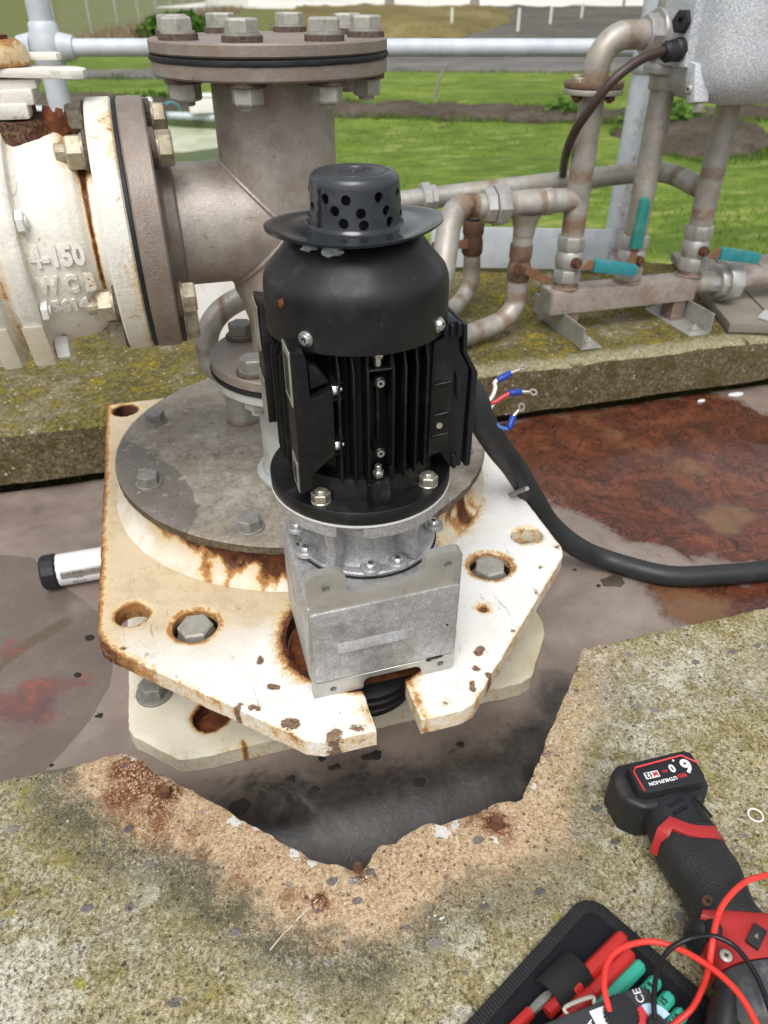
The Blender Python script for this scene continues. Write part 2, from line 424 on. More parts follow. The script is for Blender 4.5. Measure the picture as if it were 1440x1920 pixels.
def m_paint(name, white, tanc, chipc='#5d4638'):
    """old white paint on steel: yellowed run-off, rust bleeding from edges and holes, flaked chips"""
    g = G(name)
    rust, tan, chip = g.attr('rust'), g.attr('tan'), g.attr('chip')
    n1 = g.noise(18, 5, .6); n2 = g.noise(75, 5, .65); n3 = g.noise(300, 3, .6)
    c = g.mix(g.st(g.noise(11, 4), .3, .7), white, g.mix(.5, white, '#e3ddcf'))
    c = g.mix(g.mul(g.st(g.add(tan, g.mul(g.add(n1, -.5), .8), g.mul(g.add(g.noise(5, 4, .6), -.5), .7)), .15, .9), .85), c, g.mix(g.mul(g.st(g.noise(27, 6, .75), .42, .62), .55), tanc, '#ae9365'))
    c = g.mix(g.mul(g.st(n2, .60, .70), g.st(n1, .45, .6), .45), c, '#867a68')
    r = g.add(rust, g.mul(g.add(n1, -.5), .45), g.mul(g.add(n2, -.5), .55), g.mul(g.add(n3, -.5), .30))
    c = g.mix(g.mul(g.st(r, .22, .44), .8), c, g.mix(.35, '#dfc391', tanc))
    c = g.mix(g.mul(g.st(r, .42, .56), .9), c, g.ramp(n3, [(.35, '#8f5a28'), (.65, '#bb8544')]))
    c = g.mix(g.st(r, .62, .76), c, g.ramp(n2, [(.35, '#2a150b'), (.65, '#6b3c1e')]))
    gr = g.mul(g.st(g.noise(13, 6, .7), .50, .68), g.st(n3, .35, .65)); c = g.mix(g.mul(gr, .38), c, '#a89b86')
    ch = g.add(chip, g.mul(g.add(n2, -.5), .75), g.mul(g.add(n3, -.5), .25), g.mul(g.add(n1, -.5), .9))
    halo = g.st(ch, .30, .5); c = g.mix(g.mul(halo, .4), c, '#c9a06a')
    cm = g.st(ch, .50, .56); c = g.mix(cm, c, g.ramp(n3, [(.35, '#5a4535'), (.65, '#8d745f')]))
    spk = g.mul(g.st(g.noise(420, 3, .7), .66, .72), g.st(g.noise(24, 4, .6), .54, .62)); c = g.mix(g.mul(spk, .7), c, '#6b5a48')
    sc_ = g.mul(g.st(g.noise(70, 3, .6, 2.0, g.scalev(1, .22, 1)), .665, .69), g.st(g.noise(9, 3), .5, .58)); c = g.mix(g.mul(sc_, .55), c, '#8a7a66')
    ro = g.math('MAXIMUM', g.st(r, .3, .7, .38, .85), g.mul(cm, .8))
    h = g.add(g.mul(n2, .6), g.mul(n3, .4), g.mul(cm, -1.2), g.mul(g.st(r, .5, .8), n3, 1.6))
    return g.out(c, ro, 0, g.bump(h, .0014, .75), .35)
def m_lid():
    g = G('weathered_steel_lid'); wet = g.attr('wet')
    n0 = g.noise(8, 5, .6); n1 = g.noise(35, 6, .7); n2 = g.noise(180, 4, .7)
    c = g.ramp(g.add(g.mul(n1, .6), g.mul(n2, .4)), [(.34, '#635b51'), (.46, '#938b7e'), (.58, '#b0a89b'), (.70, '#cdc6ba')])
    c = g.mix(g.mul(g.st(n0, .4, .65), .5), c, '#8b8172')
    m = g.st(g.add(wet, g.mul(g.add(n0, -.5), .02)), -.0008, .0008)
    c = g.mix(g.mul(m, .62), c, '#5e5853')
    c = g.mix(g.mul(g.st(g.noise(60, 6, .75), .57, .64), g.st(n0, .4, .6), .55), c, '#d2ccc0')
    c = g.mix(g.mul(g.st(g.noise(48, 5, .7), .62, .70), .65), c, '#6a4c30')
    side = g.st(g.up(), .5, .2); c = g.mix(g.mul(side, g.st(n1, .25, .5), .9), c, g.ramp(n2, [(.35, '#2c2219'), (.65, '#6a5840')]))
    return g.out(c, g.math('SUBTRACT', .62, g.mul(m, .15)), .25, g.bump(g.add(n1, n2), .0007, .5))
def m_stain_pipe(name='stained_stainless', a='#8f847b', b='#b5aca4', rustc='#6f4a36', shine=.35, warm='#86705f', speck=.22):
    """blasted stainless with tea staining; attribute rust marks welds"""
    g = G(name); rust = g.attr('rust')
    n0 = g.noise(14, 5, .6); n1 = g.noise(70, 5, .7); n2 = g.noise(420, 3, .6)
    c = g.ramp(g.add(g.mul(n0, .6), g.mul(n1, .4)), [(.36, a), (.62, b)])
    c = g.mix(g.mul(g.st(g.noise(24, 5, .65), .42, .66), .55), c, warm)
    c = g.mix(g.mul(g.st(n2, .56, .70), speck), c, '#d8d2cb')
    c = g.mix(g.mul(g.st(g.noise(90, 5, .7, .6), .62, .7), .5), c, '#5a4a40')
    r = g.add(rust, g.mul(g.add(n1, -.5), .8), g.mul(g.add(g.noise(38, 4, .65), -.5), .8))
    c = g.mix(g.mul(g.st(r, .22, .75), .72), c, rustc)
    c = g.mix(g.mul(g.st(r, .85, 1.15), .8), c, '#4a2616')
    return g.out(c, g.math('MINIMUM', g.add(g.st(n0, .3, .7, .38, .55), g.mul(g.st(r, .2, .7), .3)), .9), shine, g.bump(g.add(n2, g.mul(n1, .4)), .0008, .45))
def m_galv():
    g = G('galvanised_steel'); v = g.vor(55, out=1); s = g.node('ShaderNodeSeparateColor'); g.put(s.inputs[0], v)
    st = g.noise(30, 4, .6, 0, g.scalev(1, 1, .12)); rust = g.attr('rust')
    c = g.ramp(g.add(g.mul(s.outputs[0], .08), .08, g.mul(g.noise(22, 4), .5), g.mul(st, .3)), [(.3, '#abb2b9'), (.55, '#c3c9cf'), (.8, '#d6dade')])
    c = g.mix(g.mul(g.st(g.add(rust, g.mul(g.add(g.noise(40, 5, .7), -.5), .8)), .3, .6), .8), c, '#7a5236')
    return g.out(c, .55, .08, g.bump(g.noise(140, 3), .0006, .35))
def m_black(name, col='#191a1c', ro=.52, dust=.35, bump=.25, bsc=900, spec=.4, dustc='#5b5750'):
    g = G(name); n = g.noise(40, 5, .65); n2 = g.noise(9, 4, .6)
    c = g.mix(g.mul(g.st(n, .5, .75), g.st(n2, .4, .7), dust), col, dustc)
    c = g.mix(g.mul(g.st(g.noise(160, 4, .7, 1.5, g.scalev(1, 1, .25)), .66, .74), dust * .5), c, '#77726a')
    return g.out(c, g.st(n, .3, .7, ro - .1, ro + .1), 0, g.bump(g.noise(bsc, 2), .0004, bump), spec)
def m_cast():
    g = G('sand_cast_alloy'); n = g.noise(900, 2, .5); n1 = g.noise(30, 5, .6); n2 = g.noise(160, 4, .7); gl = g.attr('smoothness')
    c = g.ramp(g.add(g.mul(n, .55), g.mul(n2, .45)), [(.33, '#979799'), (.5, '#b8b8ba'), (.68, '#dededf')])
    c = g.mix(g.mul(g.st(n1, .42, .68), .45), c, '#908c84')
    c = g.mix(g.mul(g.st(g.noise(16, 4, .6), .60, .72), .4), c, '#6c675f')
    c = g.mix(g.mul(g.st(g.vor(120), .14, .10), g.st(g.noise(20), .6, .66)), c, '#1d1a18')
    return g.out(c, g.st(n1, .3, .7, .38, .55), .55, g.bump(g.add(n, g.mul(n2, .4)), .0005, .6))
def m_floor():
    """flexible tank cover: dried scum, red algae film and damp patches whose outlines come from the sheet's attributes"""
    g = G('tank_cover_film'); red, damp, grey, blob = g.attr('red'), g.attr('damp'), g.attr('grey'), g.attr('blob')
    n0 = g.noise(5, 5, .6); n1 = g.noise(22, 6, .65, .4); n2 = g.noise(110, 5, .7); n3 = g.noise(420, 3, .6)
    c = g.ramp(g.add(g.mul(n0, .55), g.mul(n1, .45)), [(.34, '#776a61'), (.5, '#8b7d73'), (.64, '#9d9086')])
    c = g.mix(g.mul(g.st(n2, .5, .7), .25), c, '#6f6259')
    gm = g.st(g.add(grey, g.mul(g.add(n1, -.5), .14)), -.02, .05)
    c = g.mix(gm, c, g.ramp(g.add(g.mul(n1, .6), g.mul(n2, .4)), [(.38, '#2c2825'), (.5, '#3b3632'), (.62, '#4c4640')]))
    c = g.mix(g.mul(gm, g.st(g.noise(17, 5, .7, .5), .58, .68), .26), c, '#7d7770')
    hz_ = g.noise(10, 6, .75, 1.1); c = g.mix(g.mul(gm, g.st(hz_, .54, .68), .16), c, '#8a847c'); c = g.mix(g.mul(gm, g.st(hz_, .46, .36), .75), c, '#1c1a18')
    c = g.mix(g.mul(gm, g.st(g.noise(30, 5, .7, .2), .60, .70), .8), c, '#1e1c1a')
    dm = g.st(g.add(damp, g.mul(g.add(n1, -.5), .01)), -.0012, .0012)
    c = g.mix(g.mul(dm, .52), c, '#4b4039')
    sm_ = g.st(g.add(g.attr('streak'), g.mul(g.add(n2, -.5), .012)), -.002, .003); c = g.mix(g.mul(sm_, .6), c, '#5a4a30')
    bm = g.st(g.add(blob, g.mul(g.add(n1, -.5), .08), g.mul(g.add(n2, -.5), .03)), -.008, .012)
    c = g.mix(g.mul(bm, .75), c, g.ramp(n1, [(.4, '#5d4145'), (.55, '#7a4a42'), (.66, '#a04e3a')]))
    rd = g.add(red, g.mul(g.add(n1, -.5), .10), g.mul(g.add(n2, -.5), .02)); rm = g.st(rd, -.002, .006)
    redc = g.ramp(g.add(g.mul(g.noise(9, 6, .7, 1.2), .6), g.mul(n2, .4)), [(.34, '#351d15'), (.46, '#552c1e'), (.56, '#6f3b26'), (.68, '#825436')])
    crack = g.st(g.vor(16, 'DISTANCE_TO_EDGE', vec=g.scalev(1, 1.7, 1)), .0, .05)
    redc = g.mix(g.mul(g.st(g.noise(13, 6, .7, 1.6), .50, .53), g.st(g.noise(13, 6, .7, 1.6), .57, .54), .8), redc, '#241614')
    redc = g.mix(g.mul(g.st(g.noise(6, 5, .6), .56, .7), .5), redc, '#866a48')
    c = g.mix(g.mul(rm, .95), c, redc)
    edge = g.mul(g.st(rd, -.014, -.002), g.st(rd, .008, .0)); c = g.mix(g.mul(edge, .45), c, '#4b2a1c')
    c = g.mix(g.mul(g.st(rd, -.11, -.01), g.st(g.noise(26, 5, .7), .62, .70), .7), c, '#7d4a2a')
    ro = g.math('SUBTRACT', g.st(n1, .3, .7, .34, .5), g.mul(g.math('MAXIMUM', g.mul(rm, g.st(n0, .4, .6, .9, 1.7)), dm), .19))
    return g.out(c, ro, 0, g.bump(g.add(g.mul(n2, g.st(rm, 0, 1, .6, .25)), g.mul(n3, g.st(rm, 0, 1, .3, .1)), g.mul(rm, n1, .7)), .0015, .45), .6)
def m_grass(name='grass_field'):
    g = G(name); dry, soil = g.attr('dry'), g.attr('soil')
    n0 = g.noise(.35, 5, .6, 0, g.scalev(1, 2.2, 1)); n1 = g.noise(2.2, 5, .65, 0, g.scalev(1, 2.5, 1)); n2 = g.noise(16, 4, .7)
    c = g.ramp(g.add(g.mul(n0, .4), g.mul(n1, .35), g.mul(n2, .25)), [(.36, '#445a22'), (.5, '#62782d'), (.62, '#7f8f3f')])
    c = g.mix(g.mul(g.st(n1, .54, .66), .7), c, '#93935a'); c = g.mix(g.mul(g.st(g.noise(1.1, 5, .7, 0, g.scalev(1, 2, 1)), .5, .36), .45), c, '#3c5220')
    c = g.mix(g.st(g.add(dry, g.mul(g.add(n1, -.5), .6)), .3, .7), c, g.ramp(n2, [(.35, '#555f33'), (.65, '#77784a')]))
    return g.out(c, .95, 0, g.bump(g.add(n2, g.mul(n1, .5)), .02, .5), .15)
def m_gravel(name, a, b, c3, sc=3.0):
    g = G(name); n0 = g.noise(sc * .15, 5, .6); n1 = g.noise(sc, 6, .7, 0, g.scalev(1, 2, 1)); n2 = g.noise(sc * 9, 4, .7)
    c = g.ramp(g.add(g.mul(n0, .4), g.mul(n1, .3), g.mul(n2, .3)), [(.38, a), (.5, b), (.64, c3)])
    return g.out(c, .95, 0, g.bump(g.add(n1, n2), .06, .7), .15)

M = {}
M['concrete'] = m_concrete(); M['kerb'] = m_kerb()
M['paint'] = m_paint('rusty_white_paint', '#e9e8e5', '#cdb892'); M['cream'] = m_paint('cream_paint', '#d8d2bc', '#bfae84')
M['valve'] = m_paint('valve_white_paint', '#e2dfd6', '#cfbd95')
M['lid'] = m_lid(); M['tee'] = m_stain_pipe('stained_pipe', '#978d84', '#bbb3ab', '#755442', .3, '#958071', .3)
M['flange'] = m_stain_pipe('stained_flange', '#7d736b', '#9a9088', '#6b4b38', .2, '#856f5d', .07)
M['manifold'] = m_stain_pipe('manifold_pipe', '#938e87', '#b8b4ae', '#7e5a38', .4, '#a3977f', .12)
M['rusty_pipe'] = m_stain_pipe('rusted_fitting', '#6b5545', '#8a7462', '#4a2a18', .1, '#5a3620')
M['galv'] = m_galv(); M['castfit'] = m_plain('cast_stainless_fitting', '#b4b2ae', .42, .5, .1, 40, .3, 500, dirt='#7a7064')
M['motor'] = m_black('motor_black_paint', '#131416', .42, .45); M['fin'] = m_black('motor_fin_black', '#0d0e0f', .45, .3)
M['cowl'] = m_black('fan_cowl_black', '#1a1b1d', .42, .5); M['rubber'] = m_black('gasket_rubber', '#1c1e20', .6, .25)
M['hose'] = m_black('hose_rubber', '#2e3032', .5, .35); M['boxblack'] = m_black('terminal_box_black', '#1b1d22', .38, .15, .15)
M['cap'] = m_black('wet_grey_rubber', '#33363b', .28, .35, .3, 1200, .6, '#6b6f74')
M['capwet'] = m_black('wet_rubber_brim', '#26292d', .09, .25, .15, 500, .6, '#60656a'); M['cast'] = m_cast(); M['smooth'] = m_plain('machined_alloy', '#b2b0aa', .36, .5, .12, 35, .15, 900, dirt='#77705f')
M['zinc'] = m_plain('zinc_plated', '#b9b6a6', .3, .75, .12, 150, .1); M['bright'] = m_plain('bright_screw', '#cfcfcd', .22, .85, .06, 80)
M['boltgrey'] = m_plain('weathered_stainless_bolt', '#aaa79e', .45, .25, .12, 160, .3, 700, dirt='#85775f', dsc=120)
M['boltdull'] = m_plain('dull_grey_bolt', '#8d8b86', .5, .3, .12, 150, .3, 700, dirt='#5f5348', dsc=90)
M['boltbrass'] = m_plain('yellowed_bolt', '#aaa08a', .42, .3, .2, 150, .3, 600, dirt='#6a543a', dsc=110, damt=.75)
M['boltrust'] = m_plain('rusty_bolt', '#5c3c28', .8, .1, .35, 120, .6, 500, dirt='#2c170d', dsc=90)
M['washer'] = m_plain('pitted_washer', '#5f5148', .8, .1, .4, 420, 1., 900, dirt='#2b221e', dsc=260, damt=.9)
M['white'] = m_plain('white_coat', '#e6e4de', .5, 0, .05, 30, .2, dirt='#b4ab98')
M['greyw'] = m_plain('grey_white_coat', '#b6b9b5', .5, .1, .08, 40, .2, dirt='#8c887c')
M['rust'] = m_plain('bare_rust', '#6b3a1c', .9, 0, .45, 90, .8, 300, dirt='#2d160b', dsc=40, damt=.8)
M['seal_black'] = m_plain('oily_black', '#0c0b0a', .6, 0, .3, 60, .8); M['dark'] = m_plain('black_soil', '#221e1b', .85, 0, .3, 80, .8)
M['hous'] = None
g = G('speckled_alloy'); n = g.noise(420, 3, .6); n1 = g.noise(20, 5)
c = g.ramp(n, [(.36, '#a2a6ac'), (.5, '#bfc3c8'), (.62, '#dcdee0')]); c = g.mix(g.mul(g.st(n1, .5, .7), .35), c, '#aaa294')
M['hous'] = g.out(c, .55, .1, g.bump(n, .0012, .7))
M['teal'] = m_plain('teal_lever_sleeve', '#2f868e', .5, 0, .14, 40, .2, dirt='#6f8f86', damt=.8); M['teal3'] = m_plain('faded_green_sleeve', '#2b7d72', .5, 0, .14, 40, .2, dirt='#6f8f86', damt=.7); M['teal2'] = m_plain('turquoise_handle', '#3fb59b', .4, 0, .05, 40, .15)
M['red'] = m_plain('red_plastic', '#c8302c', .4, 0, .06, 60, .15, spec=.5); M['redlead'] = m_plain('red_silicone', '#e03a30', .45, 0, .03, 30)
M['redtool'] = m_plain('red_tool_shell', '#a92a2a', .42, 0, .1, 50, .2, dirt='#4a2a26', damt=.5)
M['blk'] = m_black('tool_black_rubber', '#202124', .5, .55, .4, 1500, .4, '#5f564b'); M['blklead'] = m_black('black_lead', '#141416', .4, .1)
M['griptex'] = None
g = G('dimpled_grip'); M['griptex'] = g.out(g.mix(g.mul(g.noise(40, 5), .5), '#1b1c1f', '#3a3936'), .55, 0, g.bump(g.vor(430, rnd=.5), .0009, .6), .4)
M['fabric'] = None
g = G('woven_nylon'); wv = g.node('ShaderNodeTexWave'); g.put(wv.inputs['Vector'], g.p); wv.inputs['Scale'].default_value = 420; wv.bands_direction = 'DIAGONAL'
c = g.mix(g.mul(g.noise(900, 2), .5), '#17181c', '#31333a'); M['fabric'] = g.out(c, .85, 0, g.bump(g.add(g.noise(1200, 2), wv.outputs[1]), .0005, .7), .2)
M['binding'] = m_plain('ribbed_binding', '#1b1b1d', .75, 0, .2, 500, .8, 1400); M['meter'] = m_plain('meter_black', '#37393c', .45, 0, .08, 60, .2, 1500)
M['label'] = m_plain('white_print', '#e8e8ea', .5, 0, .02); M['chalk'] = m_plain('chalk_mark', '#d3cdbd', .9, 0, .15, 300); M['redprint'] = m_plain('red_print', '#d23a40', .5, 0, .02); M['dkprint'] = m_plain('dark_print', '#26302c', .5, 0, .02)
M['bluep'] = m_plain('blue_sleeve', '#1f3f9c', .4, 0, .08, 80); M['bluew'] = m_plain('blue_wire', '#3a6aa6', .4, 0, .08, 80)
M['whitew'] = m_plain('white_wire', '#e6e2d8', .4, 0, .04, 80); M['redw'] = m_plain('red_wire', '#d8424a', .4, 0, .05, 80); M['tin'] = m_plain('tinned_lug', '#cfcac0', .25, .85, .06, 90)
M['paleblue'] = m_plain('pale_blue_print', '#b6d4ea', .5, 0, .02); M['lip'] = m_plain('bare_machined_edge', '#d9d9d6', .4, .1, .04); M['seal'] = m_plain('silicone_sealant', '#b9bfc4', .3, 0, .1, 60)
M['cable'] = m_plain('brown_cable', '#3a2b27', .45, 0, .25, 14, .1); M['timber'] = m_plain('grey_timber', '#857d72', .9, 0, .25, 9, .6, 60)
M['rustpan'] = m_plain('rust_brown_paint', '#7f5a42', .6, 0, .2, 40, .2); M['socket'] = m_plain('dark_oily_socket', '#2a241d', .4, 0, .3, 90, .4)
M['grass'] = m_grass()
g = G('grass_blade'); t = g.attr('tint'); M['blade'] = g.out(g.ramp(t, [(0, '#3f5520'), (.5, '#62782d'), (.85, '#7f8f3f'), (1, '#96945c')]), .7, 0, None, .3)
g = G('leaf_green'); t = g.attr('tint'); M['leaf'] = g.out(g.ramp(t, [(0, '#24380f'), (.6, '#456a1c'), (1, '#6d8f2c')]), .7, 0, None, .3)
g = G('dry_stalk'); t = g.attr('tint'); M['stalk'] = g.out(g.ramp(t, [(0, '#5a4c3c'), (.6, '#85735c'), (1, '#a59a78')]), .8, 0, None, .2)
M['track'] = m_gravel('track_gravel', '#55534f', '#767370', '#94918c'); M['soil'] = m_gravel('dark_soil', '#3a322a', '#5a5047', '#7d7264', 5)
M['yard'] = m_gravel('yard_gravel', '#4a4843', '#5f5c56', '#777369', .8); M['weeds'] = m_gravel('weedy_bank', '#544b30', '#716642', '#8e8458', .6)
M['pale'] = m_gravel('pale_gravel', '#b9b3a8', '#d9d4ca', '#f1eee6', .3)
g = G('algae_water'); n = g.noise(.9, 6, .7, .8); c = g.ramp(n, [(.35, '#6f7a55'), (.5, '#a3a886'), (.65, '#c9cab0')]); c = g.mix(g.st(g.noise(2.3, 5, .7), .58, .68), c, '#b99a62')
M['algae'] = g.out(c, .3, 0, g.bump(g.noise(6), .01, .3)); M['pool'] = m_plain('green_pool_wall', '#4c5a33', .6, 0, .2, 2)
# ------------------------------------------------------------------ the setting
def jag(poly, sp, amp, sc=40, seed=0.0):
    P = resample(poly, sp); n = len(P); out = []
    for i, p in enumerate(P):
        t = P[(i + 1) % n] - P[i - 1]; nrm = np.array([t[1], -t[0]]) / max(1e-9, np.hypot(*t))
        out.append(tuple(p + nrm * amp * (noise.fractal(Vector((p[0] * sc + seed, p[1] * sc, 3.3)), .8, 2.2, 4))))
    return out
def struct(name, me, m, kind='structure'):
    o = part(name, me, m); o['kind'] = kind; return o

# near slab with the broken cut-out round the plate
NOTCH = [(-.116, .498), (-.104, .487), (-.092, .473), (-.060, .442), (-.027, .408), (.006, .374), (.036, .343), (.047, .334), (.058, .331), (.066, .324), (.073, .322), (.079, .326), (.086, .335), (.096, .340), (.108, .338), (.120, .345), (.138, .348), (.150, .344), (.166, .346), (.19, .347), (.231, .349), (.252, .370), (.31, .43), (.352, .475), (.374, .501)]
SL = [(-1.0, .498)] + NOTCH + [(1.4, .503), (1.4, -.40), (-1.0, -.40)]
dense = lambda P: (P[:, 1] > .10) & (P[:, 0] > -.42) & (P[:, 0] < .72)
def slab_z(V):
    return fbm(np.c_[V, np.zeros(len(V))], 22, 3) * .0016 + fbm(np.c_[V, np.zeros(len(V))], 130, 2, 5) * .0013
slab = struct('concrete_slab', sheet(jag(SL, .0042, .0024, 70), (), .0042, -.085, 0, .0015, slab_z, dense), M['concrete'])
NP = np.array(NOTCH)
vattr(slab, 'near', lambda c: dpoly(c, NOTCH, False) + np.where(c[:, 0] > .26, .022, 0) * np.clip((c[:, 0] - .22) / .1, 0, 1))
vattr(slab, 'green', lambda c: np.clip(1.1 - (c[:, 0] - .05) * 2.6, .15, 1))
def spots(L):
    def f(c):
        r = np.zeros(len(c))
        for x, y, rad, s in L: r = np.maximum(r, s * np.clip(1.25 - np.hypot(c[:, 0] - x, c[:, 1] - y) / rad, 0, 1))
        return r
    return f
vattr(slab, 'rust', spots([(-.081, .441, .020, .85), (-.107, .472, .036, .85), (-.118, .45, .034, .65), (-.09, .415, .04, .55), (-.055, .39, .04, .42), (-.02, .345, .035, .34), (.197, .331, .016, .95), (.183, .338, .024, .5), (.205, .318, .02, .45), (.071, .318, .014, .5), (.034, .306, .013, .7), (.018, .312, .03, .4), (.03, .272, .014, .45), (.30, .395, .01, .3)]))
vattr(slab, 'pale', spots([(-.22, .30, .10, .62), (-.12, .22, .08, .55), (.13, .252, .035, .5), (.0, .22, .07, .42), (.37, .36, .06, .45), (.46, .44, .09, .5), (.30, .33, .04, .4)]))
vattr(slab, 'moss', spots([(.285, .375, .018, .6), (.272, .335, .014, .6), (.305, .415, .022, .55), (.35, .46, .04, .55), (.262, .285, .016, .55), (.44, .50, .05, .5), (.40, .475, .03, .5), (-.16, .40, .05, .45), (-.20, .47, .04, .5), (-.10, .33, .04, .42), (.21, .245, .012, .4), (.02, .245, .03, .35), (.05, .215, .015, .4)]))
vattr(slab, 'paint', spots([(-.022, .398, .010, .75), (-.006, .386, .008, .7), (.022, .352, .008, .7), (.034, .340, .007, .8), (.150, .338, .011, .8), (.163, .340, .009, .7), (.19, .318, .007, .6), (.245, .356, .006, .6), (-.108, .493, .012, .5), (.31, .44, .007, .5), (.12, .262, .02, .33), (.37, .33, .02, .25)]))
for a, b, wd in [((-.010, .281), (.003, .291), .0011), ((.004, .291), (.010, .2945), .0008), ((.013, .297), (.024, .304), .0012), ((.029, .307), (.033, .309), .0008), ((.046, .313), (.054, .320), .0009)]:
    d = Vector((b[0] - a[0], b[1] - a[1])).normalized(); n = Vector((-d.y, d.x)) * wd * .32
    MB().prism([(a[0] + n.x, a[1] + n.y), (a[0] - n.x, a[1] - n.y), (b[0] - n.x * .6, b[1] - n.y * .6), (b[0] + n.x * .6, b[1] + n.y * .6)], -.0006, .0013).build('chalk_scratch', M['chalk'], slab, smooth=0)

# loose grit shed along the broken edge and over the slab
cr = MB()
for i in range(900):
    if i < 320:
        k = random.randrange(len(NOTCH) - 1); t = random.random(); a, b = NOTCH[k], NOTCH[k + 1]; x = a[0] + (b[0] - a[0]) * t + random.gauss(0, .012); y = a[1] + (b[1] - a[1]) * t - abs(random.gauss(.006, .014))
    else: x, y = random.uniform(-.40, .60), random.uniform(.14, .50)
    if not inpoly(np.array([[x, y]]), SL)[0] or dpoly(np.array([[x, y]]), NOTCH, False)[0] < .004: continue
    s = random.choice((.0006, .0008, .0010, .0013)); v0 = [(x + random.uniform(.6, 1.2) * s * math.cos(q * 1.57 + i), y + random.uniform(.6, 1.2) * s * math.sin(q * 1.57 + i), .0004) for q in range(4)]
    cr._add(v0 + [(x + random.uniform(-.4, .4) * s, y + random.uniform(-.4, .4) * s, .0008 + s * random.uniform(.6, 1.1))], [(0, 1, 4), (1, 2, 4), (2, 3, 4), (3, 0, 4)])
g = G('loose_grit'); oi_ = g.vor(250, out=1); s_ = g.node('ShaderNodeSeparateColor'); g.put(s_.inputs[0], oi_); M['grit'] = g.out(g.ramp(s_.outputs[0], [(.1, '#5a5248'), (.5, '#a2937a'), (.9, '#d8cdb8')]), .9)
go = cr.build('loose_grit', M['grit'], None, smooth=0); go['kind'] = 'stuff'

# far kerb of the tank
kp = [(-1.7, 1.205), (2.5, 1.205), W(2.15, 2.02)[:2], W(-2.3, 2.02)[:2]]
kd = lambda P: (P[:, 0] > -.75) & (P[:, 0] < 1.6)
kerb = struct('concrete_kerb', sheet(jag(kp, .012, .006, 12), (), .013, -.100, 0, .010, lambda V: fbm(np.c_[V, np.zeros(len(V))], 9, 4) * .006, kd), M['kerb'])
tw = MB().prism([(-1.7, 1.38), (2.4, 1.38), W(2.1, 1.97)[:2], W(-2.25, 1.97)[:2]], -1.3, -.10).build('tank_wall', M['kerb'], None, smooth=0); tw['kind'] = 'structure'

# flexible cover between the two, dipping under the near slab
FL = [(-1.3, .400), (1.9, .400), (1.9, 1.226), (-1.3, 1.226)]
fk = lambda P: (P[:, 0] > -.62) & (P[:, 0] < 1.45)
def floor_z(V):
    e = np.clip(.468 - V[:, 1], 0, 1); return -1.6 * e ** 1.45 + fbm(np.c_[V, np.zeros(len(V))], 6, 3) * .0028
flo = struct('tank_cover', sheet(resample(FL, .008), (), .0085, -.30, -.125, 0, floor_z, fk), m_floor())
RED = [(0.5727, 1.1987), (0.6885, 1.2319), (0.8, 1.2324), (1.0857, 1.2296), (1.136, 1.1962), (1.1285, 1.1256), (1.192, 1.0585), (1.1718, 0.8334), (1.0234, 0.6942), (0.8223, 0.6978), (0.7121, 0.7322), (0.6704, 0.778), (0.6331, 0.8121), (0.6217, 0.855), (0.5983, 0.8904), (0.5767, 0.9163), (0.5655, 0.998), (0.5562, 1.1076)]
RED2 = [(0.5975, 0.6992), (0.6413, 0.6968), (0.6984, 0.6728), (0.8132, 0.6513), (0.7743, 0.5724), (0.682, 0.59), (0.6169, 0.5955), (0.5999, 0.6338)]
vattr(flo, 'red', lambda c: np.maximum(sdist(c, RED), sdist(c, RED2)))
DAMP = [(-0.3943, 1.0633), (-0.3288, 1.0376), (-0.2799, 1.0166), (-0.2582, 0.9887), (-0.2359, 0.9432), (-0.1729, 0.8554), (-0.1582, 0.7911), (-0.155, 0.7527), (-0.1592, 0.713), (-0.1807, 0.6622), (-0.2089, 0.6223), (-0.2329, 0.5958), (-0.3071, 0.5924)]
vattr(flo, 'damp', lambda c: sdist(c, DAMP))
BLOB = [(-0.3173, 0.7402), (-0.2792, 0.7338), (-0.2651, 0.7498), (-0.2361, 0.749), (-0.1866, 0.7367), (-0.1829, 0.7244), (-0.2161, 0.7193), (-0.2159, 0.6962), (-0.2221, 0.6783), (-0.2386, 0.664), (-0.2666, 0.6745), (-0.3121, 0.7041)]
BLOB2 = [(-0.3128, 0.7999), (-0.2898, 0.8288), (-0.2751, 0.8174), (-0.2866, 0.8003), (-0.3114, 0.7897)]
vattr(flo, 'blob', lambda c: np.maximum(sdist(c, BLOB), sdist(c, BLOB2)))
STRK = [(-0.3099, 0.7777), (-0.2878, 0.8108), (-0.2503, 0.8441), (-0.2177, 0.8614), (-0.2071, 0.8494), (-0.2217, 0.8338), (-0.261, 0.8102), (-0.2911, 0.7819), (-0.3078, 0.7621)]
vattr(flo, 'streak', lambda c: sdist(c, STRK))
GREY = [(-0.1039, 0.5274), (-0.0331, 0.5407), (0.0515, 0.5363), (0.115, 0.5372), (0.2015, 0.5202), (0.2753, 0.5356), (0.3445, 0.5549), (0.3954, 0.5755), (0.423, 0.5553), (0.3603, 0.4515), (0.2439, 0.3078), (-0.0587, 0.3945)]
vattr(flo, 'grey', lambda c: sdist(c, GREY))

